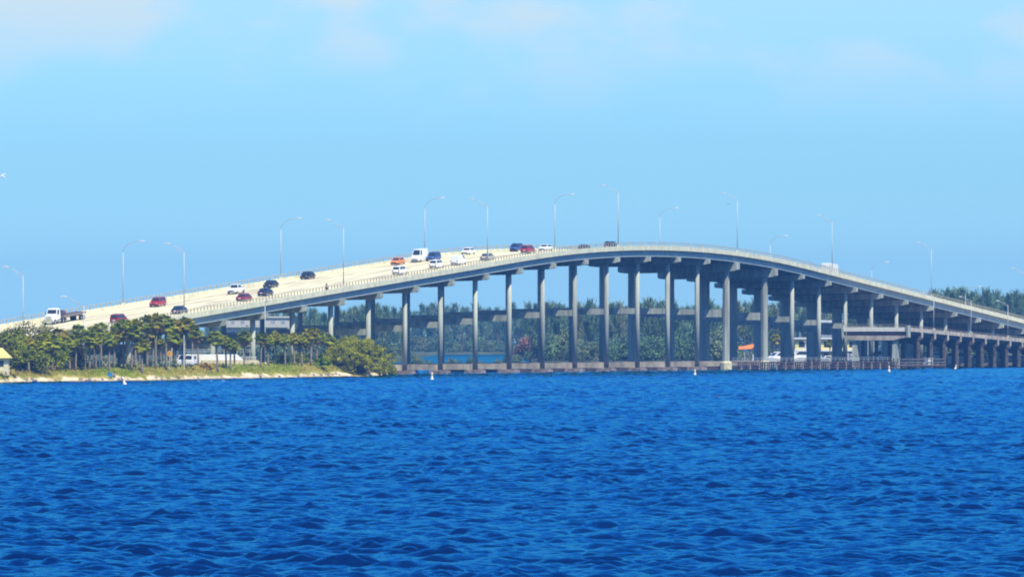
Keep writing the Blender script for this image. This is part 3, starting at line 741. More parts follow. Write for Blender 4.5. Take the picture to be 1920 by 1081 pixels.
# grass
mb = MB()
for i in range(15000):
    px = random.uniform(-40, 625); d = random.choice((random.uniform(4, 11), random.uniform(6, 30)))
    X = (px - 960) / F * 1340; Y = shore_y(X) + d; z = gz(X, Y)
    if z < .75 + .45 * sin(X * .8) + random.uniform(-.3, .3): continue
    h = random.uniform(.18, .55); a = random.uniform(0, pi); w = random.uniform(.04, .1); lx, ly = random.uniform(-.2, .2), random.uniform(-.2, .2)
    mb.m = 0 if (sin(X * .27 + 1.5) + .6 * sin(X * .71) + random.uniform(-.8, .8)) > 0 else 1
    o = len(mb.v); mb.v += [(X - w * cos(a), Y - w * sin(a), z - .05), (X + w * cos(a), Y + w * sin(a), z - .05), (X + lx, Y + ly, z + h)]; mb.face(o, o + 1, o + 2)
tag(mb.build('grass', [leafmat('grass_green', (0.16, 0.21, 0.01), (0.3, 0.34, 0.02)), leafmat('grass_dry', (0.28, 0.22, 0.04), (0.46, 0.36, 0.09))]), kind='stuff')

mb = MB(); bx = [-22 + i * 1.0 for i in range(32)]; by = [-3, -1.5, 0, 1.5, 3]
for X in bx:
    for d in by:
        e = min(1, (X + 22) / 4, (9 - X) / 4); mb.v.append((X, 1632 + X * .9 + d, -.3 + (.55 * max(0, e) + .08 * sin(X * 1.3)) * (1 - (d / 3) ** 2)))
for i in range(len(bx) - 1):
    for j in range(4): mb.face(i * 5 + j, (i + 1) * 5 + j, (i + 1) * 5 + j + 1, i * 5 + j + 1)
tag(mb.build('sandbar_ground', mat('pale_sand', (.62, .55, .42), .9), smooth=True), kind='structure')

# ------------------------------------------------------------------ TREES
def leafblob(mb, c, r, n, size, up=.3, squash=(1, 1, 1)):
    for i in range(n):
        v = Vector(rng.normal(size=3)).normalized() * (random.random() ** .33)
        p = Vector((c[0] + v.x * r * squash[0], c[1] + v.y * r * squash[1], c[2] + v.z * r * squash[2]))
        a = Vector(rng.normal(size=3)).normalized(); nrm = (v + Vector((0, 0, up)) + a * .8).normalized()
        t1 = nrm.orthogonal().normalized(); ang = random.uniform(0, 2 * pi)
        t1 = Matrix.Rotation(ang, 3, nrm) @ t1; t2 = nrm.cross(t1); s = size * random.uniform(.6, 1.3)
        o = len(mb.v)
        mb.v += [tuple(p - t1 * s), tuple(p - t2 * s * .45), tuple(p + t1 * s), tuple(p + t2 * s * .45)]
        mb.face(o, o + 1, o + 2, o + 3)
def sabal(seed, H, R, frond=palm_g, dead=26):
    random.seed(seed)
    t = thing('sabal_palm', 'x', 'palm tree')
    bx_, by_ = random.uniform(-.35, .35), random.uniform(-.3, .3)
    pts = [(bx_ * (i / 5) ** 2, by_ * (i / 5) ** 2, -.3 + (H + .3) * i / 5) for i in range(6)]
    mb = MB(); mb.tube(pts, [.21, .18, .165, .16, .17, .20], 9); mb.build('trunk', trunk_m, t, True)
    top = Vector((bx_, by_, H))
    def fan(mb, el, az, pl, fl, droop):
        d = Vector((cos(az) * cos(el), sin(az) * cos(el), sin(el))); side = Vector((-sin(az), cos(az), 0)); upv = side.cross(d) * -1
        p1 = top + d * pl
        o = len(mb.v); mb.v += [tuple(top - side * .03), tuple(top + side * .03), tuple(p1)]; mb.face(o, o + 1, o + 2)
        nl = 11
        for j in range(nl):
            a = (j / (nl - 1) - .5) * 2.5
            dv = (d * cos(a) + side * sin(a)); dv = dv + Vector((0, 0, -droop * (.6 + .4 * abs(a)))); dv.normalize()
            ln_ = fl * (1 - .18 * abs(a)) * random.uniform(.85, 1.1)
            w = .085; mid = p1 + dv * ln_ * .55 + Vector((0, 0, .06)); tip = p1 + dv * ln_ + Vector((0, 0, -ln_ * .28 * random.uniform(.5, 1.5)))
            pr = dv.cross(upv).normalized() * w
            o = len(mb.v); mb.v += [tuple(p1), tuple(mid - pr), tuple(tip), tuple(mid + pr)]; mb.face(o, o + 1, o + 2, o + 3)
    mb = MB()
    for i in range(62):
        el = math.asin(random.uniform(-.55, 1.0)); az = i * 2.39996 + random.uniform(-.3, .3)
        fan(mb, el, az, R * random.uniform(.34, .60), R * random.uniform(.40, .55), .10 + .22 * (1 - sin(max(el, 0))))
    mb.build('crown', frond, t)
    if dead:
        mb = MB()
        for i in range(dead):
            fan(mb, radians(random.uniform(-80, -35)), i * 2.4, R * random.uniform(.3, .5), R * random.uniform(.35, .5), .8)
        mb.build('dead_fronds', palm_dead, t)
    return t
PV = [sabal(1, 6.3, 1.75), sabal(2, 5.2, 1.65, dead=30), sabal(3, 7.2, 1.8), sabal(4, 4.6, 1.7, frond=palm_y, dead=18), sabal(5, 5.8, 1.9, dead=36)]
PH = [6.3, 5.2, 7.2, 4.6, 5.8]
palms = [  # pixel x, crown centre row, depth behind shore, variant
 (38, 634, 12, 4), (54, 642, 9, 1), (76, 650, 8, 4), (98, 640, 9, 0), (10, 634, 14, 4), (142, 636, 12, 4), (180, 640, 12, 4), (254, 612, 16, 0), (325, 612, 18, 2),
  (86, 640, 11, 3), (112, 628, 16, 0), (131, 645, 10, 4), (150, 622, 18, 2), (168, 632, 12, 1), (190, 618, 17, 0), (205, 637, 10, 4), (214, 630, 22, 1), (232, 612, 18, 4), (247, 622, 11, 0), (266, 648, 7, 3), (276, 606, 20, 2), (292, 603, 14, 0), (287, 628, 24, 1),
 (312, 606, 12, 2), (318, 632, 20, 4), (337, 618, 22, 1), (346, 609, 14, 0), (360, 622, 20, 4), (372, 627, 26, 1), (330, 640, 16, 4), (302, 640, 24, 1),
 (408, 634, 8, 3), (424, 640, 13, 4), (432, 645, 9, 1), (458, 632, 18, 0), (489, 634, 14, 1), (503, 640, 18, 4), (518, 633, 22, 1), (535, 637, 15, 4), (552, 634, 20, 1), (566, 638, 16, 4), (583, 626, 15, 2), (594, 630, 24, 0), (612, 636, 20, 1), (625, 641, 24, 4)]
used = set()
for i, (px, cy, d, v) in enumerate(palms):
    g = grd(px, d); Hn = (CAMH + (YH - cy) / F * g.y) - g.z
    if v != 3 or Hn > 5.4: v = min((0, 1, 2, 4), key=lambda q_: abs(PH[q_] - Hn) + random.uniform(0, .8))
    s = max(.7, min(1.4, Hn / PH[v])); sxy = (.55 + .45 * s) * random.uniform(.95, 1.2)
    if px < 150: lab, grp = 'ragged sabal palm rising among the leafy trees at the left end of the beach', 'palms among the leafy trees'
    elif px == 266: lab, grp = 'short yellowish sabal palm standing low in front of the taller palms', 'yellow palms'
    elif px < 300: lab, grp = 'tall sabal palm in the dense grove below the red cars', 'palms of the dense grove'
    elif px < 400: lab, grp = 'tall thin trunked sabal palm in the group left of the white ramp', 'palms left of the white ramp'
    elif px < 440: lab, grp = 'sabal palm standing in front of the white ramp', 'palms before the white ramp'
    else: lab, grp = 'sabal palm in the row between the white ramp and the mangrove', 'palms between ramp and mangrove'
    rz = random.uniform(0, 6.28)
    if v not in used and False: pass
    o = dup(PV[v], g, rz, (sxy, sxy, s), lab, grp)
for r in PV:                                  # the prototypes themselves stand in the grove, out of the copies' way
    pass
proto_spots = [(178, 624, 26, 0), (258, 634, 27, 1), (222, 618, 28, 2), (440, 650, 20, 3), (573, 640, 27, 4)]
for px, cy, d, v in proto_spots:
    g = grd(px, d); PV[v].location = g
    Hn = (CAMH + (YH - cy) / F * g.y) - g.z; PV[v].scale = (1, 1, max(.6, min(1.5, Hn / PH[v])))
    PV[v]['label'] = 'sabal palm half hidden at the back of the palm grove'; PV[v]['group'] = 'palms at the back'

def bush(name, label, cat, loc, W, H, Dp, leaf, n, size, clumps, group=None, trunk_h=.35, seed=0, dome=True, limbs=7, squash=.8):
    random.seed(seed); global rng; rng = np.random.default_rng(seed)
    t = thing(name, label, cat, loc, group=group)
    mb = MB(); tips = []
    for i in range(clumps):
        a = random.uniform(0, 2 * pi); r = math.sqrt(random.random())
        x, y = r * cos(a) * W * .40, r * sin(a) * Dp * .40
        top = H * (1 - .75 * r ** 2.2) if dome else H
        z = trunk_h * H + (top - trunk_h * H) * random.uniform(.15, .85)
        cr = (H * .20) * random.uniform(.75, 1.35)
        z = min(z, top - cr * .6); tips.append((x, y, z))
        leafblob(mb, (x, y, z), cr, n // clumps, size, .4, (1.25, 1.25, squash))
    mb.build('crown', leaf, t)
    mb = MB()
    for i in range(limbs):
        x, y, z = tips[int(i * len(tips) / limbs)]
        mb.tube([(x * .06, y * .06, -.3), (x * .3, y * .3, z * .45), (x * .8, y * .8, z * .95)], [.06 * H ** .5 + .06, .05 * H ** .5, .02], 6)
    mb.build('trunk', bark_m, t)
    return t
def dome_bush(name, label, cat, loc, W, H, Dp, leaf, clumps, per, size, seed):
    """dome of leaf clumps on bare branches fanning up from the root"""
    random.seed(seed); global rng; rng = np.random.default_rng(seed)
    t = thing(name, label, cat, loc)
    mb = MB(); br = MB()
    for i in range(clumps):
        u = random.random(); el = math.asin(u ** .8); az = random.uniform(0, 2 * pi); r = random.uniform(.74, 1.0)
        skew = 1 + .10 * sin(az * 3 + 1) + .07 * sin(az * 5 + el * 4)
        p = (W / 2 * cos(el) * cos(az) * r * skew, Dp / 2 * cos(el) * sin(az) * r * skew, .5 + (H - 1.0) * sin(el) ** .9 * r * (1 + .05 * sin(az * 4)))
        leafblob(mb, p, random.uniform(.42, .75), per, size, .4, (1.2, 1.2, .75))
        if i % 3 == 0: br.tube([(p[0] * .08, p[1] * .08, -.3), (p[0] * .45, p[1] * .45, p[2] * .38), (p[0] * .95, p[1] * .95, p[2] * .97)], [.10, .06, .02], 5)
    mb.build('crown', leaf, t); br.build('trunk', bark_m, t)
    return t
# the mangrove at the point
g = grd(668, 4.5)
dome_bush('mangrove', 'big round olive green mangrove bush at the tip of the beach', 'bush', (g.x - .3, g.y + 2, max(g.z, .1) - .1), 14.0, 7.5, 11, mang_g, 420, 70, .16, 3)
g = grd(722, 3); bush('mangrove', 'low dark mangrove seedling clump at the right foot of the round mangrove', 'bush', (g.x, g.y, 0), 6.0, 3.3, 4.5, broad_g, 4500, .17, 18, seed=4, trunk_h=.1)
g = grd(606, 6); bush('mangrove', 'low yellow green scrub at the left foot of the round mangrove', 'bush', (g.x, g.y, g.z), 5.5, 2.4, 4, mang_g, 3000, .17, 14, seed=5, trunk_h=.1)
# leafy trees at the left
for (px, d, W, H, m, lab, sd) in (
  (40, 22, 7.5, 8.6, broad_d, 'dark purplish domed tree, tallest at the left end of the beach', 11),
  (2, 24, 6, 6.8, broad_d, 'dark tree cut by the left edge of the picture', 12),
  (26, 15, 6, 6.4, broad_g, 'bright green leafy tree behind the yellow roofed kiosk', 13),
  (62, 12, 7, 6.0, broad_g, 'dense green tree left of the rusty leaved tree', 14),
  (82, 20, 6, 8.0, broad_d, 'dark green tree right of the dark purplish domed tree', 15),
  (72, 17, 3.6, 5.6, broad_o, 'rusty orange leaved small tree among the green trees', 16),
  (104, 13, 5, 5.6, broad_g, 'leafy green tree left of the orange hut', 17),
  (128, 22, 5, 7.0, broad_d, 'dark leafy tree behind the orange hut', 18)):
    g = grd(px, d); bush('leafy_tree', lab, 'tree', g, W, H, W, m, 5200, .24, 26, seed=sd, trunk_h=.3, limbs=6)
# hedge of silver shrubs behind the grass
for i, px in enumerate((118, 140, 158, 176, 198, 222, 250, 285, 306, 326)):
    g = grd(px, 17 + (i % 3) * 3)
    bush('shrub', 'silver grey rounded shrub in the hedge behind the beach palms', 'shrub', g, 2.6 + (i % 2), 2.0 + .35 * (i % 3), 2.4, silver_g, 1100, .15, 9, group='silver shrubs in the hedge', seed=30 + i, trunk_h=.1, limbs=4)
g = grd(386, 10); bush('shrub', 'rusty orange shrub in front of the white ramp', 'shrub', g, 3.4, 1.7, 2.4, broad_o, 1300, .14, 9, seed=45, trunk_h=.1, limbs=4)
for i, (px, d) in enumerate(((640, 20), (560, 28), (600, 30), (530, 30))):
    g = grd(px, d); bush('shrub', 'green undergrowth shrub among the palm trunks near the mangrove', 'shrub', g, 4, 2.6, 3, broad_g, 1500, .17, 10, group='undergrowth shrubs by the mangrove', seed=50 + i, trunk_h=.1, limbs=4)

# ------------------------------------------------------------------ things on the beach
def P(px, d): return grd(px, d)
# kiosk with yellow roof (left edge)
g = P(-2, 9); t = thing('beach_kiosk', 'cream beach kiosk with a bright yellow hip roof at the left edge', 'kiosk', g)
mb = MB(); mb.box(-2, 1.6, 0, 3, -.3, 2.6); mb.build('wall', cream_p, t)
mb = MB(); mb.add([(-2.5, -.6, 2.602), (2.1, -.6, 2.602), (2.1, 3.5, 2.602), (-2.5, 3.5, 2.602), (-.9, 1.4, 4.3), (.5, 1.4, 4.3)], [(3, 2, 1, 0), (0, 1, 5, 4), (1, 2, 5), (2, 3, 4, 5), (3, 0, 4)]); mb.build('roof', mat('kiosk_roof', (.62, .54, .18), .6, var=.05), t)
mb = MB(); mb.box(-1.2, .8, -.05, .02, 1.2, 2.2); mb.build('window', glass, t)
# picnic tables
def picnic(label, g, rz):
    t = thing('picnic_table', label, 'picnic table', g, (0, 0, rz), 'picnic tables on the sand')
    m = mat('picnic_wood', (.30, .15, .08), .8, var=.2)
    mb = MB(); mb.box(-.95, .95, -.4, .4, .72, .78); mb.build('table_top', m, t)
    for s in (-1, 1):
        mb = MB(); mb.box(-.95, .95, s * .75 - .14, s * .75 + .14, .42, .47); mb.build('bench', m, t)
        mb = MB()
        for q in (-1, 1):
            mb.hexa([(s * .7 - .05, q * .75 - .05, -.1), (s * .7 + .05, q * .75 - .05, -.1), (s * .7 + .05, q * .75 + .05, -.1), (s * .7 - .05, q * .75 + .05, -.1),
                     (s * .7 - .05, q * .3 - .05, .72), (s * .7 + .05, q * .3 - .05, .72), (s * .7 + .05, q * .3 + .05, .72), (s * .7 - .05, q * .3 + .05, .72)])
        mb.box(s * .7 + .052, s * .7 + .1, -.85, .85, .34, .418); mb.build('leg', m, t)
picnic('brown picnic table at the left edge below the kiosk', P(3, 5), .3); picnic('brown picnic table on the sand nearest the grass', P(24, 5), -.2)
# orange hut
g = P(124, 19); t = thing('hut', 'small orange walled hut with a dark roof under the palms', 'hut', g)
mb = MB(); mb.box(-1.4, 1.6, 0, 2.4, -.2, 2.1); mb.build('wall', mat('orange_render', (.30, .16, .05), .7), t)
mb = MB(); mb.box(-1.9, 2.0, -.6, 2.9, 2.102, 2.35); mb.hexa([(-1.9, -.6, 2.352), (2, -.6, 2.352), (2, 2.9, 2.352), (-1.9, 2.9, 2.352), (-1, .7, 3), (1.1, .7, 3), (1.1, 1.6, 3), (-1, 1.6, 3)]); mb.build('roof', mat('dark_roof', (.06, .045, .05), .8), t)
mb = MB(); mb.box(-.5, .3, -.04, .02, .0, 1.9); mb.build('door', mat('hut_door', (.12, .07, .05), .7), t)
# pale shelter frame (T shape)
g = P(92, 6); t = thing('beach_shelter', 'pale timber frame of a horizontal bar on two posts standing in the grass', 'shelter', g)
mb = MB(); mb.box(-1.15, 1.15, -.5, .5, 1.55, 1.65); mb.build('top', timber_pale, t)
for x in (-.35, .35):
    mb = MB(); mb.box(x - .05, x + .05, -.05, .05, -.3, 1.549); mb.build('post', timber_pale, t)
# warning sign (yellow diamond, no writing readable)
g = P(318, 13); t = thing('warning_sign', 'yellow orange diamond warning sign on a post among the palms', 'road sign', g)
mb = MB(); mb.tube([(0, 0, -.3), (0, 0, 3.4)], .05, 8); mb.build('post', galv, t)
mb = MB(); a = .62; mb.hexa([(0, -.09, 3.0 - a), (a, -.09, 3.0), (0, -.09, 3.0 + a), (-a, -.09, 3.0), (0, -.055, 3.0 - a), (a, -.055, 3.0), (0, -.055, 3.0 + a), (-a, -.055, 3.0)]); mb.build('sign_plate', mat('sign_yellow', (.72, .36, .03), .5, var=.02), t)
mb = MB(); mb.tube([(-.2, -.1, 2.85), (.02, -.1, 3.0), (-.02, -.1, 3.25)], .05, 6); mb.build('arrow_mark', black_m, t)
# thin white posts and lamp on the beach road
g = P(187, 14); mb = MB(); mb.tube([(0, 0, -.3), (0, 0, 2.7)], .09, 8); mb.box(-.16, .16, -.16, .16, 2.702, 2.82)
tag(mb.build('post', white_p, None, loc=g), 'thin white post in the grass below the palm grove', 'post')
g = P(345, 11); mb = MB(); mb.tube([(0, 0, -.3), (0, 0, 6.0)], [.09, .07], 8); mb.tube([(0, 0, 6.0), (0, 0, 6.15)], [.13, .03], 8)
tag(mb.build('pole', white_p, None, loc=g), 'pale pole standing among the palm trunks left of the white ramp', 'pole')
g = P(160, 6); mb = MB(); mb.tube([(0, 0, -.3), (0, 0, 3.6)], [.06, .05], 8); mb.tube([(0, 0, 3.6), (0, 0, 3.7)], [.09, .03], 8)
tag(mb.build('pole', timber_pale, None, loc=g), 'bare slim wooden pole at the edge of the sand', 'pole')
g = P(157, 24); o = lamp_near((CAMH + (YH - 573) / F * g.y) - g.z, 3.9, 1.6); o.location = g; o.rotation_euler = (0, 0, ROT * .4); tag(o, 'lamp post on the beach road rising beside the flatbed truck', 'street lamp')
g = P(497, 24); hh = (CAMH + (YH - 566) / F * g.y) - g.z; o = lamp_near(hh, 3.2, .25); o.location = g; o.rotation_euler = (0, 0, radians(100)); tag(o, 'slim lamp post standing before the bridge girder below the two dark sedans', 'street lamp')
# white ramp / abutment with railing
g = Vector(((420 - 960) / F * 1410, 1410, 0)); t = thing('ramp', 'white concrete ramp wall with railing behind the palms, sloping down to the right', 'ramp', (g.x, g.y, 0), (0, 0, .12))
LX = -7.2; RX = 6.5
mb = MB(); mb.hexa([(LX, 0, 1.5), (RX - 1, 0, 1.5), (RX - 1, 5, 1.5), (LX, 5, 1.5), (LX, 0, 4.4), (RX - 4, 0, 4.4), (RX - 4, 5, 4.4), (LX, 5, 4.4)]); mb.build('wall', white_p, t)
mb = MB(); mb.hexa([(LX + 3, -1.6, 1.3), (RX + 1.8, -1.6, 1.3), (RX + 1.2, -.01, 1.3), (LX + 3, -.01, 1.3), (LX + 3, -1.2, 3.35), (RX - .3, -1.2, 3.35), (RX - .5, -.01, 3.35), (LX + 3, -.01, 3.35)]); mb.build('slope', mat('sandy_concrete', (.5, .44, .30), .9), t)
mb = MB()
for z in (4.85, 5.25): mb.box(LX, RX - 1, .1, .17, z, z + .08)
x = LX
while x < RX - 1: mb.box(x, x + .07, .1, .17, 4.402 if x < RX - 4 else 3.2, 5.25); x += 1.2
mb.build('railing', galv, t)
mb = MB(); x = LX + 3.2
while x < RX - .4: mb.box(x, x + .08, -.75, -.68, 3.352, 3.9); x += .35
mb.box(LX + 3.1, RX - .4, -.76, -.67, 3.902, 3.97); mb.build('picket_fence', white_p, t)
# parked white van on the beach road
o = car('parked_van', 'white van parked among the palms left of the white ramp', 'van', WHT, L=5.2, W=1.95, H=2.1, belt=1.2, hoodz=1.05, nose=.8, f0=.18, f1=.3, r1=.97, r0=.985, clear=.3, wr=.35, side_win=((.1, .4), (.45, .72), (.78, .97)))
g = P(341, 18); o.location = g + Vector((0, 0, .05)); o.rotation_euler = (0, 0, radians(75))
# rocks along the tide line
random.seed(77)
rocks = 0
for i in range(46):
    px = random.choice((random.uniform(150, 240), random.uniform(590, 650), random.uniform(20, 600)))
    g = grd(px, random.uniform(.2, 2.0)); r = random.uniform(.15, .42)
    mb = MB(); pts = []
    for lv, (zz, rr) in enumerate(((-.3, .8), (.1, 1.0), (.5, .8), (.75, .35))):
        pts.append([(r * rr * cos(a) * random.uniform(.75, 1.2), r * rr * sin(a) * random.uniform(.75, 1.2), r * zz * random.uniform(.85, 1.1)) for a in [j * pi / 4 for j in range(8)]])
    mb.loft(pts); tag(mb.build('rock', mat('shore_rock', (.22, .18, .16), .9, var=.3), None, loc=g), 'brown grey rock lying along the tide line of the beach', 'rock', 'rocks along the tide line')
# seated person with blue bag
g = P(214, 2.6); sitting('person', 'person sitting on the sand at the water edge beside a blue cooler', mat('tan_shirt', (.45, .30, .22), .8), mat('shorts', (.10, .10, .14), .8), .14, .3, g, radians(160), foot=-.08, knee=.55, lean=-.05, hat=(mat('brown_hair', (.05, .03, .02), .7), False))
g = P(206, 2.8); mb = MB(); mb.box(-.42, .42, -.28, .28, 0, .5); mb.box(-.45, .45, -.31, .31, .502, .6); mb.tube([(-.4, 0, .6), (-.4, 0, .78), (.4, 0, .78), (.4, 0, .6)], .03, 6)
tag(mb.build('cooler', mat('cooler_blue', (.03, .25, .55), .4), None, loc=g), 'bright blue cooler on the sand beside the seated person', 'cooler')

# ------------------------------------------------------------------ buoys, birds
def buoy(px, py, h, lab, tilt=0):
    p = water_at(px, py)
    t = thing('buoy', lab, 'buoy', p, (0, tilt, 0), 'white marker buoys')
    mb = MB(); mb.loft([[(r * cos(a), r * sin(a), z) for a in [i * pi / 6 for i in range(12)]] for r, z in ((.30, -.6), (.34, .0), (.32, .18), (.20, .32), (.17, h * .8), (.16, h), (.06, h + .06))]); mb.build('float', mat('buoy_white', (.72, .70, .62), .5, var=.1), t, True)
    mb = MB(); mb.loft([[(r * cos(a), r * sin(a), z) for a in [i * pi / 6 for i in range(12)]] for r, z in ((.192, h * .62), (.187, h * .75))], close=False); mb.build('band', mat('buoy_band', (.55, .32, .12), .5), t, True)
buoy(234, 720.5, 1.25, 'leaning white stake buoy close to the beach', -.3)
buoy(810, 711.5, 1.25, 'white marker buoy off the mangrove point')
buoy(1303, 703, 1.1, 'white marker buoy in front of the pier where the low wall ends')
buoy(1667, 696.5, 1.15, 'white marker buoy at the right end of the dark fender')
buoy(1791, 691.5, 1.0, 'small tilted marker buoy right of the jetty', .25)

def gull(name, label, col, loc, rot, span, flying, group=None):
    t = thing(name, label, 'bird', loc, rot, group); s = span
    mb = MB(); mb.loft([[(r * cos(a), y, z + r * sin(a)) for a in [i * pi / 5 for i in range(10)]] for y, r, z in ((-.42 * s, .012 * s, .02 * s), (-.22 * s, .055 * s, .0), (0, .085 * s, 0), (.16 * s, .065 * s, .02 * s), (.23 * s, .045 * s, .05 * s), (.30 * s, .04 * s, .055 * s), (.34 * s, .012 * s, .045 * s))])
    mb.build('body', col, t, True)
    mb = MB(); mb.tube([(0, .33 * s, .045 * s), (0, .40 * s, .035 * s)], [.014 * s, .003 * s], 6); mb.build('beak', mat('beak', (.5, .3, .05), .5), t)
    for q in (-1, 1):
        mb = MB()
        if flying:
            pts = [(0, .10, .02, .17), (.18, .13, .14, .16), (.36, .05, .10, .11), (.52, -.10, -.06, .03)]
        else: pts = [(.07, .12, .04, .10), (.085, -.05, .03, .10), (.06, -.25, .02, .06), (.03, -.38, .02, .02)]
        if flying: mb.loft([[(q * x * s, (y - c / 2) * s, z * s), (q * x * s, y * s, (z + .012) * s), (q * x * s, (y + c / 2) * s, z * s), (q * x * s, y * s, (z - .006) * s)] for x, y, z, c in pts])
        else: mb.loft([[(q * x * s, y * s, (z - c / 2) * s), (q * (x + .012) * s, y * s, z * s), (q * x * s, y * s, (z + c / 2) * s), (q * (x - .01) * s, y * s, z * s)] for x, y, z, c in pts])
        mb.build('wing', col, t, True)
    return t
wb = mat('white_feather', (.75, .75, .73), .6, var=.05); db_ = mat('black_feather', (.03, .028, .03), .6)
gull('gull', 'white gull gliding in the sky at the left edge', wb, at(6, 330, 1150), (Matrix.Rotation(.95, 3, 'X') @ Matrix.Rotation(radians(40), 3, 'Z')).to_euler(), 1.3, True)
gull('gull', 'tiny pale gull gliding below the lamp of the main pier', mat('grey_feather', (.35, .35, .36), .6), at(1366, 382, 1650), (0, .2, radians(-70)), 1.0, True)
p = water_at(1161, 707); gull('gull', 'small white gull floating on the water in front of the middle piers', wb, p + Vector((0, 0, .06)), (0, 0, radians(80)), 1.1, False)
p = water_at(1343, 745); gull('cormorant', 'black cormorant swimming low on the open water', db_, p + Vector((0, 0, .12)), (0, 0, radians(-80)), 1.1, False)
for px in (372, 396, 418):
    p = water_at(px, 714.5); gull('gull', 'tiny white gull floating close to the beach edge', wb, p + Vector((0, 0, .08)), (0, 0, random.uniform(0, 6)), .8, False, 'gulls floating off the beach')
# egrets on the base wall of a pier
for dx in (0, 1.25, 2.4):
    q = (1104 + dx * 8.8 - 960) / F
    k = 13.0; x = -12.0 + dx
    # standing on the base wall of pier 13: pick the point along it under this pixel
    best = min(((abs(proj(loc_w(-3.5 - i * .05, k, 2))[0] - (1104 + dx * 8.2)), -3.5 - i * .05) for i in range(420)))
    t = gull('egret', 'small white egret standing on the low wall between the middle piers', wb, loc_w(best[1], k, 2.42), (.5, 0, radians(random.choice((70, -80)))), .85, False, 'egrets on the low wall')
    for s in (-1, 1):
        mb = MB(); mb.tube([(s * .04, 0, -.04), (s * .04, .17, -.36)], .012, 5); mb.build('leg', black_m, t)
# cormorants on the fender rail
for i in range(15):
    px = 1548 + i * 5.6 + random.uniform(-2, 2); u = (px - 1384) / (1682 - 1384)
    p = fa.lerp(fb, u) + Vector((-sin(fr), cos(fr), 0)) * 1.53
    t = gull('cormorant', 'black cormorant perched on the fender railing', db_, (p.x, p.y, 3.02), (.95, 0, random.uniform(0, 6.28)), .72, False, 'cormorants on the fender railing')
    for s in (-1, 1):
        mb = MB(); mb.tube([(s * .04, -.02, -.05), (s * .04, -.12, -.22)], .012, 5); mb.build('leg', black_m, t)

# ------------------------------------------------------------------ FAR SHORE
mb = MB(); xs = list(range(-1500, -60, 30)) + list(range(-60, 60, 2)) + list(range(60, 1501, 30)); rows = [0, 6, 14, 30, 80, 300, 700, 1000]
def inlet(X): return max(0.0, min(1.0, (X + 33) / 5, (5.5 - X) / 5))
def fsy(X): return 880 * inlet(X) + 2040 + 14 * sin(X * .05) + 7 * sin(X * .13 + 1) - (0 if X < 60 else min(60, (X - 60) * .8))
for X in xs:
    for d in rows: mb.v.append((X, fsy(X) + d, -.4 if d == 0 else 1.0 * (1 - math.exp(-d / 12.0)) + .1 * sin(X * .3 + d)))
for i in range(len(xs) - 1):
    for j in range(len(rows) - 1): a = i * len(rows) + j; mb.face(a, a + len(rows), a + len(rows) + 1, a + 1)
tag(mb.build('far_shore_ground', mat('far_ground', (.07, .09, .04), .9, var=.3, scale=.05), smooth=True), kind='structure')

def casuarina(seed, H, dense=620):
    random.seed(seed); r_ = np.random.default_rng(seed)
    t = thing('casuarina_tree', 'x', 'tree')
    mb = MB(); mb.tube([(0, 0, -.5), (.2, 0, H * .5), (.1, .1, H * .93)], [.28, .17, .04], 7)
    brs = []
    for i in range(16):
        z0 = H * random.uniform(.22, .85); a = random.uniform(0, 6.28); ln_ = (1 - z0 / H) * H * .33 + .8
        e = (cos(a) * ln_ * .5, sin(a) * ln_ * .5, z0 + ln_ * random.uniform(.9, 1.5)); brs.append(((.15, 0, z0), e))
        mb.tube([(.15, 0, z0), e], [.07, .02], 5)
    mb.build('trunk', bark_m, t)
    mb = MB()
    for i in range(dense):
        a_, e_ = random.choice(brs); f = random.uniform(.25, 1.08); p = Vector(a_).lerp(Vector(e_), f) + Vector(r_.normal(size=3)) * .42
        if random.random() < .12: p = Vector((.1, .1, H * random.uniform(.8, 1.0)))
        dv = Vector((r_.normal() * .45, r_.normal() * .45, random.uniform(.5, 1.4))).normalized(); l = random.uniform(.9, 2.2); w = random.uniform(.05, .10)
        sd_ = dv.cross(Vector(r_.normal(size=3))).normalized() * w
        o = len(mb.v); mb.v += [tuple(p - sd_), tuple(p + dv * l * .5 - sd_ * 1.1), tuple(p + dv * l), tuple(p + dv * l * .5 + sd_ * 1.1)]; mb.face(o, o + 1, o + 2, o + 3)
        o = len(mb.v); s2 = sd_.cross(dv).normalized() * w
        mb.v += [tuple(p - s2), tuple(p + dv * l * .5 - s2 * 1.1), tuple(p + dv * l), tuple(p + dv * l * .5 + s2 * 1.1)]; mb.face(o, o + 1, o + 2, o + 3)
    mb.build('crown', cas_g, t)
    return t
CV = [casuarina(61, 15, 1000), casuarina(62, 16, 1000), casuarina(63, 14, 900), casuarina(64, 17, 1100)]
random.seed(5)
cas_lab = ('wispy hazy casuarina in the tree line seen beneath the bridge', 'casuarinas beneath the bridge')
cas_lab2 = ('tall hazy casuarina in the dark tree line at the right end', 'casuarinas at the right end')
spots = []
px = 395
while px < 1960:
    spots.append(px); px += random.uniform(7, 15) if px < 1740 else random.uniform(5, 10)
for i, px in enumerate(spots):
    X = (px - 960) / F * 2120; D = fsy(X) + random.uniform(45, 150); X = (px - 960) / F * D
    top = 578 if px < 1000 else (574 if px < 1560 else (590 - (px - 1560) * .10 if px < 1740 else 556))
    if px < 640: top = 590
    top += random.uniform(-7, 12)
    Hn = CAMH + (YH - top) / F * D - .9
    v = CV[i % 4]; s = Hn / (15, 16, 14, 17)[i % 4]; lab, grp = cas_lab if px < 1740 else cas_lab2
    if i < 4:
        o = v; o.location = (X, D, .9); o.scale = (s, s, s); o['label'] = lab; o['group'] = grp
    else: o = dup(v, (X, D, .9), random.uniform(0, 6.28), (s * random.uniform(.9, 1.3),) * 2 + (s,), lab, grp)
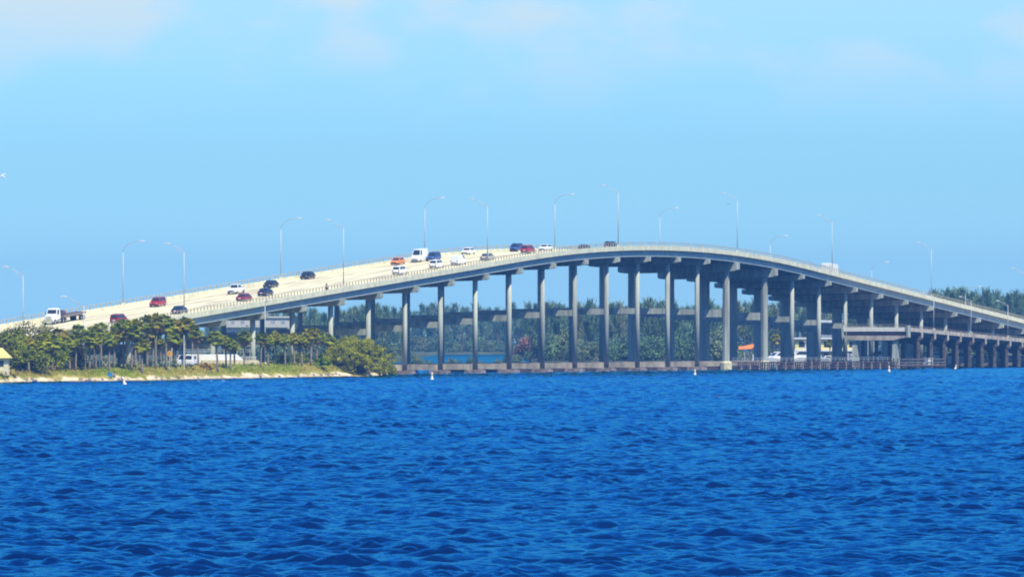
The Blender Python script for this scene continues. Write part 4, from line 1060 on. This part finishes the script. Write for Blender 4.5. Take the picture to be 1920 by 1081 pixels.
# mid vegetation: rounded trees on the far shore, one reddish
def fartree(seed, m, H=9):
    o = bush('shore_tree', 'x', 'tree', (0, 0, 0), H * 1.15, H, H * 1.0, m, 2600, .34, 22, seed=seed, trunk_h=.12, limbs=6)
    return o
FT = [fartree(71, far_g), fartree(72, far_g), fartree(73, far_g)]
FR = fartree(74, far_r)
random.seed(9); i = 0
px = 400
while px < 1950:
    gap = False
    D0 = fsy((px - 960) / F * 2060)
    D = D0 + random.uniform(10, 32); X = (px - 960) / F * D
    if 985 < px < 1010 and FR['label'] == 'x':
        o = FR; o.location = (X, D, .6); o['label'] = 'reddish purple tree among the green far shore trees'; o.scale = (1, 1, .95); px += 20; continue
    hgt = random.uniform(.45, .75) if px < 750 else random.uniform(.5, 1.0) if px < 985 else random.uniform(.7, 1.12)
    if gap: hgt = .35
    if 1385 < px < 1740: hgt *= .5; D += 60
    lab = 'rounded hazy green tree on the far shore behind the piers'; grp = 'rounded trees on the far shore'
    if i < 3: o = FT[i]; o.location = (X, D, .6); o.scale = (hgt,) * 3; o['label'] = lab; o['group'] = grp
    else: o = dup(FT[i % 3], (X, D, .6), random.uniform(0, 6), (hgt * random.uniform(.9, 1.3),) * 2 + (hgt,), lab, grp)
    i += 1; px += random.uniform(14, 30)
for px, sc in ((771, .42), (786, .30), (802, .22), (846, .26), (862, .20), (880, .30), (902, .18), (935, .24), (951, .34), (968, .40)):
    X = (px - 960) / F * 1985
    dup(FT[px % 3], (X, 1985, -.3), px * 1.3, (sc * 1.2, sc * 1.2, sc), 'low green mangrove shrub standing in the water of the inlet behind the piers', 'mangrove shrubs in the inlet')
# the wood far behind, one mass
random.seed(15); rng = np.random.default_rng(15)
mb = MB()
for i in range(420):
    X = random.uniform(-118, 330); D = random.uniform(3150, 3400); H = random.uniform(9, 16) * (.8 + .2 * sin(X * .03))
    leafblob(mb, (X, D, 1 + H * .45), H * .55, 60, 1.5, .4, (.8, .8, 1))
tag(mb.build('far_wood', far_g), 'hazy blue wood on the distant shore', kind='stuff')

# white apartment block far left
cream_w = mat('cream_white_wall', (.52, .50, .43), .7, var=.05)
p = at(512, YH, 2075); t = thing('apartment_block', 'long white flat roofed building far behind the left piers', 'building', (p.x, p.y, 0.8))
mb = MB(); mb.box(-13, 4.5, 0, 12, 0, 11.6); mb.box(-13.4, 4.9, -.4, 12.4, 11.602, 12.1); mb.build('wall', cream_w, t)
for fl in range(4):
    for i in range(6):
        x = -11.6 + i * 2.75; w = MB(); w.box(x, x + 1.1, -.06, .05, 1.2 + fl * 2.8, 2.4 + fl * 2.8); w.build('window', mat('curtained_glass', (.3, .34, .38), .2), t)
    w = MB(); w.box(-12.6, 4.1, -1.1, -.061, .62 + fl * 2.8, .75 + fl * 2.8); w.box(-12.6, 4.1, -1.1, -1.04, .752 + fl * 2.8, 1.5 + fl * 2.8); w.build('balcony', cream_w, t)
for px, sc in ((446, .95), (462, 1.12), (512, 1.0), (530, .92), (556, 1.1), (574, 1.0), (596, 1.05), (618, .95), (648, 1.05)):
    X = (px - 960) / F * 2045
    dup(FT[px % 3], (X, 2045, .6), px * 1.7, (sc * .8, sc * .8, sc), 'hazy rounded tree standing before the white flat roofed building or beside it', 'trees around the white building')
# marina shed, yellow building, boats on the right
p = at(1560, YH, 2080); t = thing('boat_shed', 'wide grey blue boat shed with a white roof edge behind the right piers', 'building', (p.x, p.y, .8))
mb = MB(); mb.box(-9, 12, 0, 20, 0, 10.3); mb.build('wall', mat('shed_sheet', (.24, .29, .36), .6, var=.06, scale=1), t)
mb = MB(); mb.hexa([(-9.4, -.4, 10.302), (12.4, -.4, 10.302), (12.4, 20.4, 10.302), (-9.4, 20.4, 10.302), (-9.4, -.4, 10.6), (12.4, -.4, 10.6), (12.4, 10, 11.2), (-9.4, 10, 11.2)]); mb.build('roof', mat('shed_roof', (.5, .53, .55), .6), t)
mb = MB(); mb.box(-4, 3, -.08, .05, 0, 7.5); mb.build('door', mat('shed_door', (.3, .34, .4), .5), t)
p = at(1548, YH, 1985); t = thing('marina_house', 'yellow two storey marina house with white bands behind the right piers', 'building', (p.x, p.y, .7))
mb = MB(); mb.box(-8, 8.6, 0, 9, 0, 6.0); mb.build('wall', yellow_r, t)
mb = MB(); mb.box(-8.5, 9.1, -.8, 9.4, 6.002, 6.4); mb.build('roof', white_p, t)
mb = MB(); mb.box(-8.2, 8.8, -1.2, -.005, 2.8, 3.1); mb.box(-8.2, 8.8, -1.2, -1.14, 3.102, 3.25); mb.build('balcony', white_p, t)
for fl in (0, 1):
    for i in range(5):
        x = -7 + i * 3.3; w = MB(); w.box(x, x + 1.6, -.07, .05, .8 + fl * 3.1, 2.3 + fl * 3.1); w.build('window', glass, t)
for x in (-8.1, -2.6, 2.9, 8.5):
    w = MB(); w.box(x, x + .25, -1.2, -.95, -.5, 2.798); w.build('post', white_p, t)
def yacht(label, loc, rz, Ls, fly=True):
    Ls *= 1.25
    t = thing('motor_yacht', label, 'boat', loc, (0, 0, rz), 'white boats in the marina')
    W = Ls * .28; hgt = Ls * .16
    mb = MB(); loops = []
    for f, wf, zf in ((0, .86, .85), (.15, .95, .85), (.5, 1, .9), (.75, .78, 1.05), (.92, .35, 1.25), (1, .03, 1.38)):
        y = (f - .45) * Ls; w = W / 2 * wf
        loops.append([(-w * .6, y, -.3), (w * .6, y, -.3), (w, y, hgt * zf), (w * .92, y, hgt * zf + .06), (-w * .92, y, hgt * zf + .06), (-w, y, hgt * zf)])
    mb.loft(loops); mb.build('hull', white_p, t)
    z = hgt * .92
    mb = MB(); a = W * .38
    cb = [(-a, -.3 * Ls, z), (a, -.3 * Ls, z), (a, .22 * Ls, z), (-a, .22 * Ls, z)]; ct = [(-a * .85, -.27 * Ls, z + Ls * .12), (a * .85, -.27 * Ls, z + Ls * .12), (a * .85, .06 * Ls, z + Ls * .12), (-a * .85, .06 * Ls, z + Ls * .12)]
    mb.hexa(cb + ct); cab = mb.build('cabin', white_p, t)
    for q in ((cb[1], cb[2], ct[2], ct[1]), (cb[2], cb[3], ct[3], ct[2]), (cb[3], cb[0], ct[0], ct[3])):
        w = MB(); face_panel(w, q, .08, .92, .4, .85); w.build('window', glass, cab)
    if fly:
        z2 = z + Ls * .12; mb = MB(); mb.box(-a * .7, a * .7, -.2 * Ls, .0, z2 + .002, z2 + Ls * .05); mb.box(-a * .8, a * .8, -.2 * Ls, -.02 * Ls, z2 + Ls * .14, z2 + Ls * .15)
        for q in (-1, 1):
            for yy in (-.18, -.04): mb.box(q * a * .68 - .04, q * a * .68 + .04, yy * Ls - .04, yy * Ls + .04, z2 + Ls * .05, z2 + Ls * .14)
        mb.build('flybridge', white_p, t)
    return t
for px, lab, D, rz, Ls, fl in ((1462, 'white motor yacht moored beside the right channel pier', 1880, 115, 11, False), (1506, 'white flybridge yacht in front of the yellow house', 1890, 80, 12, True),
      (1553, 'small white cruiser below the yellow balcony', 1905, 100, 8, False), (1600, 'white boat seen between the cut bridge end piers', 1900, 70, 9, True),
      (1648, 'tall white yacht showing under the cut bridge end', 1900, 95, 12, True), (1740, 'white sloping boat bow right of the cut bridge end', 1900, 120, 11, False),
      (1787, 'white boat between the low bridge piles right of the jetty', 1940, 80, 10, True), (1830, 'small white boat between the low bridge piles', 1950, 100, 8, False), (1900, 'white boat at the right edge beneath the low bridge', 1950, 90, 8, False)):
    D0 = D; yacht(lab, ((px - 960) / F * D0, D0, 0.0), radians(rz), Ls, fl)
# orange awning with two poles beyond the fender
p = at(1402, YH, 1832); t = thing('awning', 'orange sloping awning on two white poles behind the channel pier', 'awning', (p.x, p.y, 0))
mb = MB(); mb.box(-3, 3, -1.5, 2.5, .6, .9)
for x in (-2.8, 2.8):
    for y in (-1.3, 2.3): mb.tube([(x, y, -1), (x, y, .6)], .14, 7)
mb.build('platform', timber_pale, t)
mb = MB(); mb.hexa([(-2.2, -1.3, 4.3), (1.9, -1.3, 4.5), (1.9, 1.6, 5.5), (-2.2, 1.6, 4.9), (-2.2, -1.3, 4.4), (1.9, -1.3, 4.75), (1.9, 1.6, 5.75), (-2.2, 1.6, 5.0)]); mb.build('canopy', mat('orange_canvas', (.80, .24, .05), .8), t)
for x in (-.75, .85):
    mb = MB(); mb.tube([(x + .1, -.9, .9), (x - .15, -.9, 4.5)], .07, 6); mb.build('pole', white_p, t)
# palm by the marina
g = at(1458, YH, 1960); dup(PV[0], (g.x, g.y, .3), 1.0, 1.0, 'lone palm beside the marina seen between the channel piers', 'marina palm')
g = at(1556, YH, 1960); dup(PV[2], (g.x, g.y, .3), 2.0, .75, 'small palm in front of the yellow balcony', 'marina palm')

# ------------------------------------------------------------------ WATER
def waves(X, Y, spacing):
    r = np.random.default_rng(21); Z = np.zeros_like(X); DX = np.zeros_like(X); DY = np.zeros_like(X)
    pk = np.sin(X * .62 + 1.3 * np.sin(Y * .11) + .4) * np.sin(Y * .23 + .8 * np.sin(X * .17)) + .7 * np.sin(X * .31 - Y * .13 + 2) * np.sin(Y * .37 + X * .21 + 1) + .35 * np.sin(X * .09 + Y * .031)
    grp = .66 + .42 * np.clip(pk, 0, 1.3) ** 1.3
    n = 92
    for i in range(n):
        lam = .45 * (3.4 / .45) ** (i / (n - 1)) * r.uniform(.93, 1.07); k = 2 * pi / lam
        th = -pi / 2 + .25 + r.normal() * .85; kx, ky = k * cos(th), k * sin(th); ph = r.uniform(0, 2 * pi)
        stp = .044 * (1.38 if lam > 1.25 else .90)
        a = stp / k * np.clip((lam / spacing - 1.2) / 1.2, 0, 1)
        arg = kx * X + ky * Y + ph; c, s = np.cos(arg), np.sin(arg)
        Z += a * c; DX -= .25 * a * cos(th) * s; DY -= .25 * a * sin(th) * s
    return Z * grp, DX * grp, DY * grp
D = [238.0]
while D[-1] < 1960: D.append(D[-1] + max(.24, D[-1] * .00078))
D = np.array(D); tn = np.linspace(-.098, .098, 520)
GX = D[:, None] * tn[None, :]; GY = np.repeat(D[:, None], len(tn), 1); sp = np.maximum(D * .00078, .24)[:, None] * .62
z, dx, dy = waves(GX, GY, sp)
fade = np.clip((GY - 238) / 12, 0, 1) * np.clip((1960 - GY) / 60, 0, 1) * np.clip((.098 - np.abs(tn))[None, :] / .004, 0, 1)
GX2, GY2, GZ2 = GX + dx * fade, GY + dy * fade, z * fade
nr, nc = GX.shape
V_ = np.stack([GX2, GY2, GZ2], -1).reshape(-1, 3)
idx = np.arange(nr * nc).reshape(nr, nc)
q = np.stack([idx[:-1, :-1], idx[:-1, 1:], idx[1:, 1:], idx[1:, :-1]], -1).reshape(-1, 4)
# surrounding sheet
o = len(V_); a = .098; B = 4000.0
ext = np.array([(-a * 238, 238, 0), (a * 238, 238, 0), (a * 1960, 1960, 0), (-a * 1960, 1960, 0), (-B, -60, 0), (B, -60, 0), (B, 4000, 0), (-B, 4000, 0)], float)
q2 = np.array([(4, 5, 1, 0), (5, 6, 2, 1), (6, 7, 3, 2), (7, 4, 0, 3)]) + o
V_ = np.concatenate([V_, ext]); q = np.concatenate([q, q2])
me = bpy.data.meshes.new('bay_water'); me.vertices.add(len(V_)); me.vertices.foreach_set('co', V_.astype(np.float32).ravel())
me.loops.add(len(q) * 4); me.loops.foreach_set('vertex_index', q.astype(np.int32).ravel())
me.polygons.add(len(q)); me.polygons.foreach_set('loop_start', np.arange(0, len(q) * 4, 4, dtype=np.int32)); me.polygons.foreach_set('loop_total', np.full(len(q), 4, np.int32))
me.polygons.foreach_set('use_smooth', np.ones(len(q), bool)); me.update(calc_edges=True)
wm = bpy.data.materials.new('bay_water'); N, L = nodes_of(wm); N.remove(N['Principled BSDF'])
out = N['Material Output']
tc = N.new('ShaderNodeTexCoord'); mp = N.new('ShaderNodeMapping'); mp.inputs['Scale'].default_value = (1, 1.8, 1); L.new(tc.outputs['Object'], mp.inputs['Vector'])
n1 = N.new('ShaderNodeTexNoise'); n1.inputs['Scale'].default_value = 3.4; n1.inputs['Detail'].default_value = 6; n1.inputs['Roughness'].default_value = .6; L.new(mp.outputs[0], n1.inputs['Vector'])
bp = N.new('ShaderNodeBump'); bp.inputs['Strength'].default_value = .55; bp.inputs['Distance'].default_value = .09; L.new(n1.outputs['Fac'], bp.inputs['Height'])
df = N.new('ShaderNodeBsdfDiffuse'); df.inputs['Color'].default_value = (.0004, .0032, .038, 1); L.new(bp.outputs[0], df.inputs['Normal'])
gl = N.new('ShaderNodeBsdfGlossy'); gl.inputs['Color'].default_value = (.10, .68, 1.0, 1); gl.inputs['Roughness'].default_value = .07; L.new(bp.outputs[0], gl.inputs['Normal'])
fr_ = N.new('ShaderNodeFresnel'); fr_.inputs['IOR'].default_value = 2.3; L.new(bp.outputs[0], fr_.inputs['Normal'])
ms = N.new('ShaderNodeMixShader'); L.new(fr_.outputs[0], ms.inputs[0]); L.new(df.outputs[0], ms.inputs[1]); L.new(gl.outputs[0], ms.inputs[2]); L.new(ms.outputs[0], out.inputs['Surface'])
me.materials.append(wm)
wo = bpy.data.objects.new('bay_water', me); C.objects.link(wo); tag(wo, kind='structure')

# ------------------------------------------------------------------ HAZE
hz = MB(); hz.box(-4200, 4200, -70, 4200, -3, 48)
hm = bpy.data.materials.new('haze'); N, L = nodes_of(hm); N.remove(N['Principled BSDF'])
pv = N.new('ShaderNodeVolumePrincipled'); pv.inputs['Color'].default_value = (.10, .31, .74, 1); pv.inputs['Density'].default_value = .000135; pv.inputs['Anisotropy'].default_value = 0.0
L.new(pv.outputs[0], N['Material Output'].inputs['Volume'])
tag(hz.build('haze', hm), kind='stuff')

# ------------------------------------------------------------------ LIGHT AND SKY
SUN_EL, SUN_AZ = radians(55.5), radians(146)   # azimuth clockwise from +Y (behind the camera, to the right)
sd = bpy.data.lights.new('sun', 'SUN'); sd.energy = 5.0; sd.angle = radians(.5); sd.color = (1.0, .94, .72)
so = bpy.data.objects.new('sun', sd); C.objects.link(so)
dirv = Vector((sin(SUN_AZ) * cos(SUN_EL), cos(SUN_AZ) * cos(SUN_EL), sin(SUN_EL)))
so.rotation_euler = dirv.to_track_quat('Z', 'Y').to_euler(); so.location = (0, 0, 300)
W = bpy.data.worlds.new('World'); SC.world = W; W.use_nodes = True
N, L = W.node_tree.nodes, W.node_tree.links
bg = N['Background']; bg.inputs['Strength'].default_value = .085
sky = N.new('ShaderNodeTexSky'); sky.sky_type = 'NISHITA'; sky.sun_disc = False; sky.sun_elevation = SUN_EL; sky.sun_rotation = SUN_AZ
sky.air_density = 1.0; sky.dust_density = .6; sky.ozone_density = 2.0
tint = N.new('ShaderNodeMix'); tint.data_type = 'RGBA'; tint.blend_type = 'MULTIPLY'; tint.inputs['Factor'].default_value = 1
tint.inputs['B'].default_value = (.57, 1.14, 1.90, 1); L.new(sky.outputs[0], tint.inputs['A'])
tc = N.new('ShaderNodeTexCoord'); sx = N.new('ShaderNodeSeparateXYZ'); L.new(tc.outputs['Generated'], sx.inputs[0])
mp = N.new('ShaderNodeMapping'); mp.inputs['Scale'].default_value = (46, 46, 84); mp.inputs['Location'].default_value = (3.1, .7, .4); L.new(tc.outputs['Generated'], mp.inputs['Vector'])
nz = N.new('ShaderNodeTexNoise'); nz.inputs['Scale'].default_value = 1.0; nz.inputs['Detail'].default_value = 6; nz.inputs['Roughness'].default_value = .5; L.new(mp.outputs[0], nz.inputs['Vector'])
el0 = N.new('ShaderNodeMapRange'); el0.interpolation_type = 'SMOOTHSTEP'; el0.inputs['From Min'].default_value = .024; el0.inputs['From Max'].default_value = .050; L.new(sx.outputs['Z'], el0.inputs['Value'])
el1 = N.new('ShaderNodeMapRange'); el1.interpolation_type = 'SMOOTHSTEP'; el1.inputs['From Min'].default_value = .10; el1.inputs['From Max'].default_value = .22; el1.inputs['To Min'].default_value = 1; el1.inputs['To Max'].default_value = 0; L.new(sx.outputs['Z'], el1.inputs['Value'])
cr = N.new('ShaderNodeMapRange'); cr.interpolation_type = 'SMOOTHSTEP'; cr.inputs['From Min'].default_value = .42; cr.inputs['From Max'].default_value = .62; L.new(nz.outputs['Fac'], cr.inputs['Value'])
m1 = mth('MULTIPLY', mth('MULTIPLY', el0.outputs[0], el1.outputs[0]), mth('MULTIPLY_ADD', cr.outputs[0], .68, .30))
cm = N.new('ShaderNodeMix'); cm.data_type = 'RGBA'; cm.inputs['B'].default_value = (6.4, 7.5, 7.9, 1); L.new(m1, cm.inputs['Factor']); L.new(tint.outputs['Result'], cm.inputs['A'])
hb = N.new('ShaderNodeMapRange'); hb.interpolation_type = 'SMOOTHSTEP'; hb.inputs['From Min'].default_value = -.004; hb.inputs['From Max'].default_value = .026; hb.inputs['To Min'].default_value = 1.50; hb.inputs['To Max'].default_value = 1.0; L.new(sx.outputs['Z'], hb.inputs['Value'])
hm_ = N.new('ShaderNodeVectorMath'); hm_.operation = 'SCALE'; L.new(cm.outputs['Result'], hm_.inputs[0]); L.new(hb.outputs[0], hm_.inputs['Scale'])
L.new(hm_.outputs[0], bg.inputs['Color'])

# ------------------------------------------------------------------ CAMERA
cd = bpy.data.cameras.new('camera'); cd.sensor_width = 36.0; cd.sensor_fit = 'HORIZONTAL'; cd.lens = 36.0 * F / 1920; cd.clip_start = 1; cd.clip_end = 20000
co = bpy.data.objects.new('camera', cd); C.objects.link(co); co.location = (0, 0, CAMH)
co.rotation_euler = (pi / 2 + math.atan((YH - 540.5) / F), 0, 0); SC.camera = co
SC.view_settings.view_transform = 'Standard'; SC.view_settings.look = 'None'; SC.view_settings.exposure = 0.40; SC.view_settings.gamma = 1.0
SC.render.engine = 'CYCLES'; SC.cycles.use_denoising = True; SC.cycles.filter_width = 1.9; SC.cycles.max_bounces = 6; SC.cycles.volume_bounces = 0; SC.cycles.sample_clamp_direct = 1.1; SC.cycles.caustics_reflective = False; SC.cycles.caustics_refractive = False
